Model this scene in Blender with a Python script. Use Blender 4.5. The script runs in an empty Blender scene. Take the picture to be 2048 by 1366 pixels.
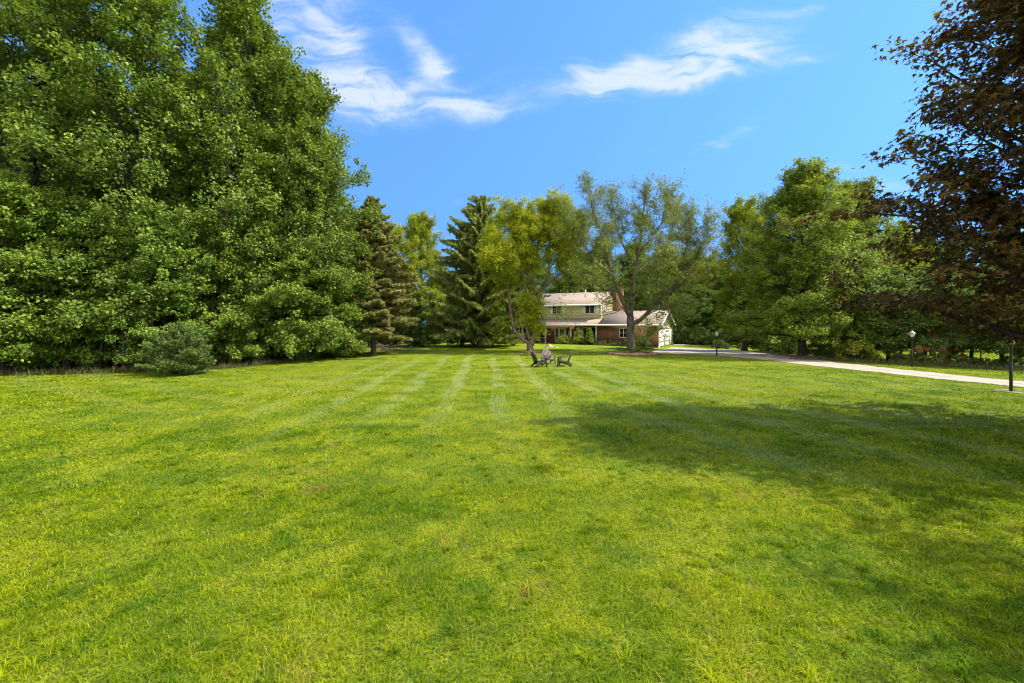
import bpy, math, random
import numpy as np
from mathutils import Vector, Matrix

R = math.radians
scene = bpy.context.scene
col = scene.collection

# ------------------------------------------------------------------ camera
F = 910.0           # focal length in photo pixels (2048 wide)
HOR = 648.0         # horizon row in the photo
CAMH = 2.5
cam_d = bpy.data.cameras.new("camera")
cam = bpy.data.objects.new("camera", cam_d)
col.objects.link(cam)
cam.location = (0, 0, CAMH)
cam.rotation_euler = (R(90), 0, 0)
cam_d.sensor_width = 36.0
cam_d.lens = 36.0 * F / 2048.0
cam_d.shift_y = -(683.0 - HOR) / 2048.0
cam_d.clip_end = 3000
scene.camera = cam

# ------------------------------------------------------------------ light, sky, exposure
SUN_EL, SUN_AZ = 49.0, 9.0          # az: degrees towards the viewer's side from +X
sun_dir = Vector((math.cos(R(SUN_EL)) * math.cos(R(SUN_AZ)),
                  -math.cos(R(SUN_EL)) * math.sin(R(SUN_AZ)), math.sin(R(SUN_EL))))
sd = bpy.data.lights.new("sun", 'SUN')
sd.energy = 4.9
sd.angle = R(0.53)
sd.color = (1.0, 0.93, 0.80)
so = bpy.data.objects.new("sun", sd)
col.objects.link(so)
so.rotation_euler = sun_dir.to_track_quat('Z', 'Y').to_euler()
so.location = (40, -20, 60)

world = bpy.data.worlds.new("World")
scene.world = world
world.use_nodes = True
scene.view_settings.view_transform = 'Standard'
scene.view_settings.look = 'None'
scene.view_settings.gamma = 1.0
scene.view_settings.exposure = 0.75
scene.cycles.filter_width = 1.0
scene.cycles.max_bounces = 16
scene.cycles.diffuse_bounces = 8
scene.cycles.transmission_bounces = 8


class NT:
    """small helper round a node tree"""
    def __init__(self, nt):
        self.nt = nt
        nt.nodes.clear()

    def n(self, typ, **kw):
        nd = self.nt.nodes.new(typ)
        for k, v in kw.items():
            setattr(nd, k, v)
        return nd

    def l(self, a, b):
        self.nt.links.new(a, b)

    def val(self, sock, v):
        if hasattr(v, 'is_linked') or isinstance(v, bpy.types.NodeSocket):
            self.l(v, sock)
        else:
            sock.default_value = v

    def math(self, op, a, b=None, c=None, clamp=False):
        nd = self.n('ShaderNodeMath', operation=op)
        nd.use_clamp = clamp
        self.val(nd.inputs[0], a)
        if b is not None:
            self.val(nd.inputs[1], b)
        if c is not None:
            self.val(nd.inputs[2], c)
        return nd.outputs[0]

    def mix(self, fac, a, b, blend='MIX'):
        nd = self.n('ShaderNodeMix', data_type='RGBA', blend_type=blend)
        self.val(nd.inputs[0], fac)
        for s, v in ((nd.inputs[6], a), (nd.inputs[7], b)):
            if isinstance(v, tuple):
                s.default_value = (v[0], v[1], v[2], 1)
            else:
                self.l(v, s)
        return nd.outputs[2]

    def noise(self, vec, scale, detail=4, rough=0.55, dist=0.0, out='Fac'):
        nd = self.n('ShaderNodeTexNoise')
        if vec is not None:
            self.l(vec, nd.inputs['Vector'])
        nd.inputs['Scale'].default_value = scale
        nd.inputs['Detail'].default_value = detail
        nd.inputs['Roughness'].default_value = rough
        nd.inputs['Distortion'].default_value = dist
        return nd.outputs[out]

    def ramp(self, fac, lo, hi):
        nd = self.n('ShaderNodeMapRange', interpolation_type='SMOOTHSTEP')
        self.val(nd.inputs[0], fac)
        nd.inputs[1].default_value = lo
        nd.inputs[2].default_value = hi
        return nd.outputs[0]


def build_world():
    t = NT(world.node_tree)
    out = t.n('ShaderNodeOutputWorld')
    bg = t.n('ShaderNodeBackground')
    bg.inputs[1].default_value = 0.15
    sky = t.n('ShaderNodeTexSky', sky_type='NISHITA')
    sky.sun_disc = False
    sky.sun_elevation = R(SUN_EL)
    sky.sun_rotation = math.atan2(sun_dir.x, sun_dir.y)
    sky.air_density = 1.0
    sky.dust_density = 0.05
    sky.ozone_density = 3.0
    tc = t.n('ShaderNodeTexCoord')
    sep = t.n('ShaderNodeSeparateXYZ')
    t.l(tc.outputs['Generated'], sep.inputs[0])
    x, y, z = sep.outputs
    # the low sky is as blue as the sky overhead on this clear day: look a little higher up than the ray
    zz = t.math('ADD', t.math('MULTIPLY', t.math('MAXIMUM', z, 0.0), 0.20), 0.60)
    cv = t.n('ShaderNodeCombineXYZ')
    t.l(x, cv.inputs[0]); t.l(y, cv.inputs[1]); t.l(zz, cv.inputs[2])
    nrm = t.n('ShaderNodeVectorMath', operation='NORMALIZE')
    t.l(cv.outputs[0], nrm.inputs[0])
    t.l(nrm.outputs[0], sky.inputs[0])
    hs = t.n('ShaderNodeHueSaturation')
    hs.inputs['Saturation'].default_value = 1.12
    hs.inputs['Value'].default_value = 1.05
    t.l(sky.outputs[0], hs.inputs['Color'])
    skyc = t.mix(1.0, hs.outputs[0], (1.02, 1.28, 1.42), 'MULTIPLY')
    # clouds: thin wisps, placed by compass direction and height
    yy = t.math('MAXIMUM', y, 0.06)
    u = t.math('DIVIDE', x, yy)
    v = t.math('DIVIDE', z, yy)
    uv = t.n('ShaderNodeCombineXYZ')
    t.l(u, uv.inputs[0]); t.l(v, uv.inputs[1])
    # warp
    wn = t.n('ShaderNodeTexNoise')
    t.l(uv.outputs[0], wn.inputs['Vector'])
    wn.inputs['Scale'].default_value = 7.0
    wn.inputs['Detail'].default_value = 5
    wsub = t.n('ShaderNodeVectorMath', operation='SUBTRACT')
    t.l(wn.outputs['Color'], wsub.inputs[0])
    wsub.inputs[1].default_value = (0.5, 0.5, 0.5)
    wsc = t.n('ShaderNodeVectorMath', operation='SCALE')
    t.l(wsub.outputs[0], wsc.inputs[0])
    wsc.inputs['Scale'].default_value = 0.075
    wadd = t.n('ShaderNodeVectorMath', operation='ADD')
    t.l(uv.outputs[0], wadd.inputs[0]); t.l(wsc.outputs[0], wadd.inputs[1])
    s2 = t.n('ShaderNodeSeparateXYZ')
    t.l(wadd.outputs[0], s2.inputs[0])
    U, V = s2.outputs[0], s2.outputs[1]
    blobs = [  # px, py, half length, half thickness, angle (deg, up to the right), weight
        (610, 35, 125, 80, -12, .85), (690, 92, 50, 22, -25, .6), (755, 180, 135, 44, -12, 1.0),
        (700, 205, 80, 40, -10, .6), (850, 105, 80, 22, -50, .8), (885, 140, 45, 26, 30, .7),
        (960, 214, 105, 22, -3, .66), (945, 172, 70, 15, 14, .3), (1305, 148, 215, 32, 8, 1.1),
        (1180, 132, 95, 22, 4, .45), (1440, 100, 150, 52, 14, .8), (1440, 52, 90, 30, 16, .35),
        (1605, 26, 50, 11, 4, .42), (1625, 121, 48, 8, 4, .35), (1445, 285, 90, 20, 32, .62),
        (1320, 298, 50, 8, 8, .25), (1760, 365, 120, 30, -6, .38), (852, 466, 38, 9, -28, .5),
        (905, 60, 70, 14, -45, .22), (120, 240, 330, 190, 0, .7), (1690, 330, 60, 12, 0, .25),
        (915, 405, 20, 7, 0, .3)]
    tot = None
    for (px, py, a, b, ang, w) in blobs:
        cu, cvv = (px - 1024) / F, (HOR - py) / F
        du = t.math('SUBTRACT', U, cu)
        dv = t.math('SUBTRACT', V, cvv)
        ca, sa = math.cos(R(ang)), math.sin(R(ang))
        p = t.math('ADD', t.math('MULTIPLY', du, ca * F / a), t.math('MULTIPLY', dv, sa * F / a))
        q = t.math('ADD', t.math('MULTIPLY', du, -sa * F / b), t.math('MULTIPLY', dv, ca * F / b))
        r2 = t.math('ADD', t.math('MULTIPLY', p, p), t.math('MULTIPLY', q, q))
        g = t.math('MULTIPLY', t.math('EXPONENT', t.math('MULTIPLY', r2, -0.9)), w)
        tot = g if tot is None else t.math('ADD', tot, g)
    st = t.n('ShaderNodeMapping')
    st.inputs['Rotation'].default_value = (0, 0, R(-8))
    st.inputs['Scale'].default_value = (7.0, 24.0, 1)
    t.l(wadd.outputs[0], st.inputs[0])
    fine = t.noise(st.outputs[0], 1.0, 8, 0.62, 0.6)
    body = t.math('MULTIPLY', tot, t.math('ADD', t.math('MULTIPLY', fine, 3.2), -0.80))
    body = t.math('SUBTRACT', body, 0.10)
    alpha = t.math('MULTIPLY', t.ramp(body, -0.03, 1.15), 0.76)
    front = t.ramp(y, 0.06, 0.2)
    up = t.ramp(z, 0.0, 0.08)
    alpha = t.math('MULTIPLY', alpha, t.math('MULTIPLY', front, up))
    cl = t.mix(alpha, skyc, (3.6, 3.9, 4.4))
    # bright cloud added behind the viewer, out of view, as warm front fill light
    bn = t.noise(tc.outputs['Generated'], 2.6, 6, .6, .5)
    fill_cloud = t.math('MULTIPLY', t.ramp(t.math('MULTIPLY', y, -1.0), 0.02, 0.35), t.math('MULTIPLY', t.ramp(bn, .36, .55), t.ramp(z, .02, .15)))
    cl = t.mix(t.math('MULTIPLY', fill_cloud, .9), cl, (11.0, 10.4, 9.4))
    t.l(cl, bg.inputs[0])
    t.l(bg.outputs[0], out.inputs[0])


build_world()


# ------------------------------------------------------------------ helpers
def gz(x, y):
    """height of the ground"""
    x = np.asarray(x, float); y = np.asarray(y, float)
    def ss(a, b, v):
        t = np.clip((v - a) / (b - a), 0, 1)
        return t * t * (3 - 2 * t)
    z = -0.20 * ss(9, 18, x) * ss(38, 50, y)
    z = z + 0.025 * np.sin(x * 0.31 + 1.0) * np.sin(y * 0.23) + 0.015 * np.sin(x * 0.7 + y * 0.4)
    return z


def G(px, py):
    """a photo pixel on the ground -> x, y"""
    d = CAMH * F / (py - HOR)
    return ((px - 1024) / F * d, d)


def AX(px, d):
    return (px - 1024) / F * d


def AZ(py, d):
    return CAMH + (HOR - py) / F * d


def unit(a):
    return a / np.maximum(np.linalg.norm(a, axis=-1, keepdims=True), 1e-9)


class Geo:
    """collects geometry, then links it as ONE mesh object"""
    def __init__(self):
        self.v, self.f, self.t, self.nv = [], [], [], 0   # f: arrays of equal-sized faces

    def add(self, v, f, tint=0.5):
        v = np.asarray(v, float).reshape(-1, 3)
        if isinstance(f, np.ndarray):
            self.f.append(f.astype(np.int64) + self.nv)
        else:
            by = {}
            for q in f:
                by.setdefault(len(q), []).append(q)
            for k, q in by.items():
                self.f.append(np.array(q, np.int64) + self.nv)
        self.v.append(v)
        self.t.append(np.broadcast_to(np.asarray(tint, float), (len(v),)))
        self.nv += len(v)

    def box(self, x0, x1, y0, y1, z0, z1, M=None, bev=0.0):
        v = np.array([(x, y, z) for x in (x0, x1) for y in (y0, y1) for z in (z0, z1)], float)
        if M is not None:
            v = (np.array(M.to_3x3()) @ v.T).T + np.array(M.translation)
        self.add(v, [(0, 1, 3, 2), (4, 6, 7, 5), (0, 4, 5, 1), (2, 3, 7, 6), (0, 2, 6, 4), (1, 5, 7, 3)])

    def bar(self, a, b, w, h, up=(0, 0, 1)):
        a, b = Vector(a), Vector(b)
        d = (b - a); L = d.length; d.normalize()
        upv = Vector(up)
        s = d.cross(upv)
        if s.length < 1e-4:
            s = d.cross(Vector((1, 0, 0)))
        s.normalize()
        u = s.cross(d)
        M = Matrix((s, d, u)).transposed().to_4x4()
        M.translation = a
        self.box(-w / 2, w / 2, 0, L, -h / 2, h / 2, M)

    def tube(self, pts, rad, sides=8, cap=True, tint=0.5):
        pts = np.asarray(pts, float)
        n = len(pts)
        rad = np.broadcast_to(np.asarray(rad, float), (n,))
        tan = np.gradient(pts, axis=0)
        tan = unit(tan)
        ref = np.array([0.31, 0.95, 0.05]) if abs(tan[0][2]) > 0.8 else np.array([0, 0, 1.0])
        s = unit(np.cross(tan, ref))
        w = np.cross(s, tan)
        a = np.arange(sides) * 2 * math.pi / sides
        ring = pts[:, None, :] + rad[:, None, None] * (np.cos(a)[None, :, None] * s[:, None, :] + np.sin(a)[None, :, None] * w[:, None, :])
        v = ring.reshape(-1, 3)
        i = np.arange(n - 1)[:, None] * sides
        j = np.arange(sides)[None, :]
        k = (j + 1) % sides
        f = np.stack([i + j, i + k, i + sides + k, i + sides + j], -1).reshape(-1, 4)
        self.add(v, f, tint)
        if cap:
            self.f.append(np.array([list(range(sides))[::-1]], np.int64) + self.nv - n * sides)
            self.f.append(np.array([list(range(sides))], np.int64) + self.nv - sides)

    def lathe(self, prof, sides=16, c=(0, 0, 0), a0=0.0):
        a = np.arange(sides) * 2 * math.pi / sides + a0
        v = [[(c[0] + r * math.cos(q), c[1] + r * math.sin(q), c[2] + z) for q in a] for r, z in prof]
        n = len(prof)
        f = []
        for i in range(n - 1):
            for j in range(sides):
                k = (j + 1) % sides
                f.append((i * sides + j, i * sides + k, (i + 1) * sides + k, (i + 1) * sides + j))
        self.add(np.array(v), f)
        self.f.append(np.array([list(range(sides))[::-1]], np.int64) + self.nv - n * sides)
        self.f.append(np.array([list(range(sides))], np.int64) + self.nv - sides)

    def leaves(self, c, a, n, L, W, fold=0.18, tint=0.5):
        """folded diamond leaves: centre, axis, normal, length, width"""
        c = np.asarray(c); m = len(c)
        if m == 0:
            return
        a = unit(a)
        s = unit(np.cross(n, a))
        nn = np.cross(a, s)
        L = np.broadcast_to(np.asarray(L, float), (m,))[:, None]
        W = np.broadcast_to(np.asarray(W, float), (m,))[:, None]
        v = np.stack([c - a * L * .5, c + s * W * .5 + nn * W * fold - a * L * .05, c + a * L * .5,
                      c - s * W * .5 + nn * W * fold - a * L * .05], 1).reshape(-1, 3)
        b = np.arange(m)[:, None] * 4
        f = np.concatenate([b + np.array([[0, 1, 2]]), b + np.array([[0, 2, 3]])], 1).reshape(-1, 3)
        self.add(v, f, np.repeat(np.broadcast_to(tint, (m,)), 4))

    def stars(self, c, a, n, S, tint=0.5):
        """five-lobed maple leaves"""
        m = len(c)
        a = unit(a); s = unit(np.cross(n, a)); nn = np.cross(a, s)
        ang = np.radians([180, 128, 100, 68, 38, 22, 0, -22, -38, -68, -100, -128])
        rr = np.array([.10, .62, .38, .95, .50, .62, 1.15, .62, .50, .95, .38, .62])
        S = np.broadcast_to(np.asarray(S, float), (m,))[:, None, None] * .5
        out = c[:, None, :] + S * rr[None, :, None] * (np.cos(ang)[None, :, None] * a[:, None, :] + np.sin(ang)[None, :, None] * s[:, None, :]
                                                        - 0.35 * (rr[None, :, None] ** 2) * nn[:, None, :])
        k = len(ang)
        v = np.concatenate([c[:, None, :], out], 1).reshape(-1, 3)
        b = np.arange(m)[:, None] * (k + 1)
        tri = np.array([(0, 1 + i, 1 + (i + 1) % k) for i in range(k)]).reshape(1, -1)
        f = (b + tri).reshape(-1, 3)
        self.add(v, f, np.repeat(np.broadcast_to(tint, (m,)), k + 1))

    def mesh(self, name, smooth=False):
        me = bpy.data.meshes.new(name)
        v = np.concatenate(self.v).astype(np.float32)
        me.vertices.add(len(v))
        me.vertices.foreach_set('co', v.ravel())
        li = np.concatenate([q.ravel() for q in self.f]).astype(np.int32)
        sizes = np.concatenate([np.full(len(q), q.shape[1]) for q in self.f])
        st = np.concatenate([[0], np.cumsum(sizes)[:-1]]).astype(np.int32)
        me.loops.add(len(li))
        me.loops.foreach_set('vertex_index', li)
        me.polygons.add(len(st))
        me.polygons.foreach_set('loop_start', st)
        if smooth:
            me.polygons.foreach_set('use_smooth', np.ones(len(st), bool))
        at = me.attributes.new('tint', 'FLOAT', 'POINT')
        at.data.foreach_set('value', np.concatenate(self.t).astype(np.float32))
        me.update(calc_edges=True)
        return me

    def build(self, name, mat, parent=None, smooth=False):
        me = self.mesh(name, smooth)
        me.materials.append(mat)
        return link(name, me, parent)


def link(name, me, parent=None):
    o = bpy.data.objects.new(name, me)
    col.objects.link(o)
    if parent is not None:
        o.parent = parent
    return o


def thing(name, label, cat, loc=(0, 0, 0), rz=0.0, group=None, sc=None):
    o = bpy.data.objects.new(name, None)
    col.objects.link(o)
    o.empty_display_size = 0.3
    o.location = loc
    o.rotation_euler = (0, 0, rz)
    if sc is not None:
        o.scale = (sc, sc, sc) if not isinstance(sc, tuple) else sc
    o['label'] = label
    o['category'] = cat
    if group:
        o['group'] = group
    return o


# ------------------------------------------------------------------ materials
def new_mat(name):
    m = bpy.data.materials.new(name)
    m.use_nodes = True
    t = NT(m.node_tree)
    out = t.n('ShaderNodeOutputMaterial')
    return m, t, out


def simple(name, c, rough=0.6, vary=0.25, scale=6.0, bump=0.0, metal=0.0, spec=0.5, c2=None, bscale=None):
    m, t, out = new_mat(name)
    p = t.n('ShaderNodeBsdfPrincipled')
    tc = t.n('ShaderNodeTexCoord')
    nz = t.noise(tc.outputs['Object'], scale, 5, 0.6)
    d = c2 or tuple(q * (1 - vary) for q in c)
    hi = c if c2 else tuple(min(1, q * (1 + vary * .5)) for q in c)
    t.l(t.mix(t.ramp(nz, .3, .7), d, hi), p.inputs['Base Color'])
    p.inputs['Roughness'].default_value = rough
    p.inputs['Metallic'].default_value = metal
    p.inputs['Specular IOR Level'].default_value = spec
    if bump:
        b = t.n('ShaderNodeBump')
        b.inputs['Strength'].default_value = 0.6
        b.inputs['Distance'].default_value = bump
        t.l(t.noise(tc.outputs['Object'], bscale or scale * 4, 4, .6), b.inputs['Height'])
        t.l(b.outputs[0], p.inputs['Normal'])
    t.l(p.outputs[0], out.inputs[0])
    return m


def leaf_mat(name, lo, hi, old=None, trans=0.32, rough=0.5, spec=0.35, oldth=0.93):
    """tint attribute runs from lo to hi, the last few leaves of it turn"""
    m, t, out = new_mat(name)
    at = t.n('ShaderNodeAttribute', attribute_name='tint')
    oi = t.n('ShaderNodeObjectInfo')
    c = t.mix(t.ramp(at.outputs['Fac'], 0.0, 0.92), lo, hi)
    if old:
        c = t.mix(t.ramp(at.outputs['Fac'], oldth, oldth + .04), c, old)
    c = t.mix(1.0, c, oi.outputs['Color'], 'MULTIPLY')
    p = t.n('ShaderNodeBsdfPrincipled')
    t.l(c, p.inputs['Base Color'])
    p.inputs['Roughness'].default_value = rough
    p.inputs['Specular IOR Level'].default_value = spec
    tr = t.n('ShaderNodeBsdfTranslucent')
    tcx = t.mix(1.0, c, (1.25, 1.2, 0.55), 'MULTIPLY')
    t.l(tcx, tr.inputs[0])
    ms = t.n('ShaderNodeMixShader')
    ms.inputs[0].default_value = trans
    t.l(p.outputs[0], ms.inputs[1]); t.l(tr.outputs[0], ms.inputs[2])
    t.l(ms.outputs[0], out.inputs[0])
    return m


def bark_mat(name, a, b, scale=3.0):
    m, t, out = new_mat(name)
    tc = t.n('ShaderNodeTexCoord')
    mp = t.n('ShaderNodeMapping')
    mp.inputs['Scale'].default_value = (1, 1, 0.22)
    t.l(tc.outputs['Object'], mp.inputs[0])
    nz = t.noise(mp.outputs[0], scale * 4, 6, .65, .4)
    big = t.noise(tc.outputs['Object'], 1.3, 3)
    c = t.mix(t.ramp(nz, .35, .65), a, b)
    c = t.mix(t.math('MULTIPLY', t.ramp(big, .5, .7), .35), c, tuple(q * 1.5 for q in b))
    p = t.n('ShaderNodeBsdfPrincipled')
    t.l(c, p.inputs['Base Color'])
    p.inputs['Roughness'].default_value = .9
    p.inputs['Specular IOR Level'].default_value = .2
    bp = t.n('ShaderNodeBump')
    bp.inputs['Distance'].default_value = .03
    t.l(nz, bp.inputs['Height']); t.l(bp.outputs[0], p.inputs['Normal'])
    t.l(p.outputs[0], out.inputs[0])
    return m


def lawn_colour(t):
    """colour of the turf by where it grows: patches, dry spots, mowing stripes"""
    geo = t.n('ShaderNodeNewGeometry')
    pos = geo.outputs['Position']
    sep = t.n('ShaderNodeSeparateXYZ')
    t.l(pos, sep.inputs[0])
    x, y = sep.outputs[0], sep.outputs[1]
    big = t.noise(pos, 0.16, 4, .55)
    mid = t.noise(pos, 0.75, 5, .6)
    fine = t.noise(pos, 4.5, 4, .65)
    c = t.mix(t.ramp(mid, .34, .66), (0.114, 0.192, 0.004), (0.298, 0.336, 0.008))
    c = t.mix(t.math('MULTIPLY', t.ramp(big, .42, .62), .45), c, (0.330, 0.350, 0.008))
    dry = t.math('MULTIPLY', t.ramp(fine, .54, .74), t.ramp(mid, .46, .66))
    c = t.mix(t.math('MULTIPLY', dry, .72), c, (0.37, 0.27, 0.070))
    clump = t.noise(pos, 2.6, 5, .7, .8)
    c = t.mix(t.math('MULTIPLY', t.ramp(clump, .50, .66), .55), c, (0.055, 0.140, 0.006))
    brown = t.math('MULTIPLY', t.ramp(t.noise(pos, 1.9, 5, .7, .5), .56, .68), t.ramp(t.noise(pos, .35, 3, .5), .42, .60))
    c = t.mix(t.math('MULTIPLY', brown, .72), c, (0.30, 0.200, 0.055))
    pale = t.math('MULTIPLY', t.ramp(t.noise(pos, 3.6, 4, .7, .6), .56, .70), .5)
    c = t.mix(pale, c, (0.38, 0.40, 0.050))
    lush = t.math('MULTIPLY', t.ramp(t.noise(pos, 1.6, 3, .5), .58, .7), .5)
    c = t.mix(lush, c, (0.075, 0.180, 0.010))
    # mowing stripes
    wob = t.math('MULTIPLY', t.math('SUBTRACT', t.noise(pos, .12, 2), .5), 1.3)
    xs = t.math('ADD', t.math('ADD', x, t.math('MULTIPLY', y, 0.055)), wob)
    sw = t.ramp(t.math('SINE', t.math('MULTIPLY', xs, 2 * math.pi / 1.75)), 0.25, .85)
    far = t.math('MULTIPLY', t.ramp(y, 6, 20), t.math('SUBTRACT', 1.0, t.ramp(y, 33, 42)))
    far = t.math('MULTIPLY', far, t.math('SUBTRACT', 1.0, t.ramp(t.math('ABSOLUTE', t.math('ADD', x, 1.0)), 3.5, 12.0)))
    far = t.math('MULTIPLY', far, t.ramp(t.noise(pos, .5, 3), .34, .58))
    c = t.mix(t.math('MULTIPLY', t.math('MULTIPLY', sw, far), .70), c, (0.345, 0.390, 0.130))
    # crossing diagonal stripes on the right and along the left edge
    xd = t.math('ADD', t.math('MULTIPLY', x, .94), t.math('MULTIPLY', y, .34))
    xd = t.math('ADD', xd, wob)
    sd_ = t.ramp(t.math('SINE', t.math('MULTIPLY', xd, 2 * math.pi / 2.3)), .35, .85)
    rt = t.math('MULTIPLY', t.ramp(x, 1.5, 5.0), t.math('MULTIPLY', t.ramp(y, 6, 9), t.math('SUBTRACT', 1.0, t.ramp(y, 26, 34))))
    c = t.mix(t.math('MULTIPLY', t.math('MULTIPLY', sd_, rt), .38), c, (0.27, 0.34, 0.11))
    xl = t.math('ADD', t.math('MULTIPLY', x, .55), t.math('MULTIPLY', y, .83))
    sl = t.ramp(t.math('SINE', t.math('MULTIPLY', t.math('ADD', xl, wob), 2 * math.pi / 2.2)), .2, .8)
    lf = t.math('MULTIPLY', t.ramp(t.math('MULTIPLY', x, -1.0), 4, 8), t.ramp(y, 11, 15))
    c = t.mix(t.math('MULTIPLY', t.math('MULTIPLY', sl, lf), .30), c, (0.30, 0.33, 0.075))
    return c, pos, fine


def lawn_ground_mat():
    m, t, out = new_mat('lawn_ground')
    c, pos, fine = lawn_colour(t)
    n2 = t.noise(pos, 38, 4, .7)
    sy = t.n('ShaderNodeSeparateXYZ'); t.l(pos, sy.inputs[0])
    near = t.math('SUBTRACT', 1.0, t.ramp(sy.outputs[1], 22, 48))
    c = t.mix(t.math('MULTIPLY', t.ramp(n2, .36, .66), t.math('ADD', .30, t.math('MULTIPLY', near, .55))), c, (0.045, 0.060, 0.010))
    p = t.n('ShaderNodeBsdfPrincipled')
    t.l(c, p.inputs['Base Color'])
    p.inputs['Roughness'].default_value = .85
    p.inputs['Specular IOR Level'].default_value = .15
    b = t.n('ShaderNodeBump')
    b.inputs['Distance'].default_value = .03
    t.l(n2, b.inputs['Height']); t.l(b.outputs[0], p.inputs['Normal'])
    t.l(p.outputs[0], out.inputs[0])
    return m


def blade_mat():
    m, t, out = new_mat('grass_blade')
    c, pos, fine = lawn_colour(t)
    at = t.n('ShaderNodeAttribute', attribute_name='tint')
    f = at.outputs['Fac']
    c = t.mix(t.ramp(f, 0.0, .85), t.mix(1.0, c, (.42, .60, .6), 'MULTIPLY'), t.mix(1.0, c, (1.24, 1.25, 1.1), 'MULTIPLY'))
    c = t.mix(t.math('MULTIPLY', t.ramp(f, .95, .98), .6), c, (0.44, 0.33, 0.12))
    p = t.n('ShaderNodeBsdfPrincipled')
    t.l(c, p.inputs['Base Color'])
    p.inputs['Roughness'].default_value = .55
    p.inputs['Specular IOR Level'].default_value = .03
    tr = t.n('ShaderNodeBsdfTranslucent')
    t.l(t.mix(1.0, c, (1.25, 1.25, .5), 'MULTIPLY'), tr.inputs[0])
    ms = t.n('ShaderNodeMixShader')
    ms.inputs[0].default_value = .4
    t.l(p.outputs[0], ms.inputs[1]); t.l(tr.outputs[0], ms.inputs[2])
    t.l(ms.outputs[0], out.inputs[0])
    return m


def gravel_mat():
    m, t, out = new_mat('gravel')
    geo = t.n('ShaderNodeNewGeometry')
    pos = geo.outputs['Position']
    vo = t.n('ShaderNodeTexVoronoi')
    t.l(pos, vo.inputs['Vector'])
    vo.inputs['Scale'].default_value = 22
    g = t.n('ShaderNodeSeparateColor'); t.l(vo.outputs['Color'], g.inputs[0])
    c = t.mix(g.outputs[0], (0.25, 0.20, 0.155), (0.56, 0.465, 0.37))
    c = t.mix(t.math('MULTIPLY', t.ramp(t.noise(pos, .9, 5, .6), .45, .7), .55), c, (0.30, 0.245, 0.18))
    c = t.mix(t.math('MULTIPLY', t.ramp(t.noise(pos, 5, 4, .7), .62, .7), .6), c, (0.20, 0.13, 0.07))
    at = t.n('ShaderNodeAttribute', attribute_name='tint')   # 0..1 across the drive
    ac = at.outputs['Fac']
    wv = t.math('ADD', ac, t.math('MULTIPLY', t.math('SUBTRACT', t.noise(pos, .5, 3), .5), .16))
    trk = t.ramp(t.math('COSINE', t.math('MULTIPLY', wv, 4 * math.pi)), .1, -.8)
    c = t.mix(t.math('MULTIPLY', trk, .30), c, (0.60, 0.51, 0.42))
    mid_ = t.ramp(t.math('ABSOLUTE', t.math('SUBTRACT', wv, .5)), .10, .02)
    c = t.mix(t.math('MULTIPLY', t.math('MULTIPLY', mid_, t.ramp(t.noise(pos, 1.6, 4, .7), .48, .62)), .55), c, (0.14, 0.16, 0.045))
    p = t.n('ShaderNodeBsdfPrincipled')
    t.l(c, p.inputs['Base Color'])
    p.inputs['Roughness'].default_value = .9
    b = t.n('ShaderNodeBump'); b.inputs['Distance'].default_value = .03
    t.l(vo.outputs['Distance'], b.inputs['Height']); t.l(b.outputs[0], p.inputs['Normal'])
    t.l(p.outputs[0], out.inputs[0])
    return m


def brick_mat(name, c1, c2, mortar, dark=0.0):
    m, t, out = new_mat(name)
    tc = t.n('ShaderNodeTexCoord')
    s = t.n('ShaderNodeSeparateXYZ'); t.l(tc.outputs['Object'], s.inputs[0])
    cv = t.n('ShaderNodeCombineXYZ')
    t.l(t.math('ADD', s.outputs[0], s.outputs[1]), cv.inputs[0]); t.l(s.outputs[2], cv.inputs[1])
    br = t.n('ShaderNodeTexBrick')
    t.l(cv.outputs[0], br.inputs['Vector'])
    br.inputs['Color1'].default_value = (*c1, 1)
    br.inputs['Color2'].default_value = (*c2, 1)
    br.inputs['Mortar'].default_value = (*mortar, 1)
    br.inputs['Scale'].default_value = 1.0
    br.inputs['Brick Width'].default_value = .215
    br.inputs['Row Height'].default_value = .075
    br.inputs['Mortar Size'].default_value = .008
    nz = t.noise(tc.outputs['Object'], 2.2, 5, .65)
    c = t.mix(t.ramp(nz, .35, .75), t.mix(1.0, br.outputs['Color'], (.72, .66, .62), 'MULTIPLY'), br.outputs['Color'])
    p = t.n('ShaderNodeBsdfPrincipled')
    t.l(c, p.inputs['Base Color'])
    p.inputs['Roughness'].default_value = .9
    t.l(p.outputs[0], out.inputs[0])
    return m


def shingle_mat():
    m, t, out = new_mat('roof_shingle')
    tc = t.n('ShaderNodeTexCoord')
    s = t.n('ShaderNodeSeparateXYZ'); t.l(tc.outputs['Object'], s.inputs[0])
    cv = t.n('ShaderNodeCombineXYZ')
    t.l(s.outputs[0], cv.inputs[0]); t.l(s.outputs[1], cv.inputs[1])
    br = t.n('ShaderNodeTexBrick')
    t.l(cv.outputs[0], br.inputs['Vector'])
    br.inputs['Color1'].default_value = (.335, .265, .19, 1)
    br.inputs['Color2'].default_value = (.25, .195, .155, 1)
    br.inputs['Mortar'].default_value = (.15, .11, .09, 1)
    br.inputs['Scale'].default_value = 1.0
    br.inputs['Brick Width'].default_value = .32
    br.inputs['Row Height'].default_value = .14
    br.inputs['Mortar Size'].default_value = .012
    c = t.mix(t.ramp(t.noise(tc.outputs['Object'], 1.4, 5, .7), .35, .7), br.outputs['Color'],
              t.mix(1.0, br.outputs['Color'], (1.25, 1.2, 1.15), 'MULTIPLY'))
    p = t.n('ShaderNodeBsdfPrincipled')
    t.l(c, p.inputs['Base Color'])
    p.inputs['Roughness'].default_value = .92
    t.l(p.outputs[0], out.inputs[0])
    return m


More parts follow.
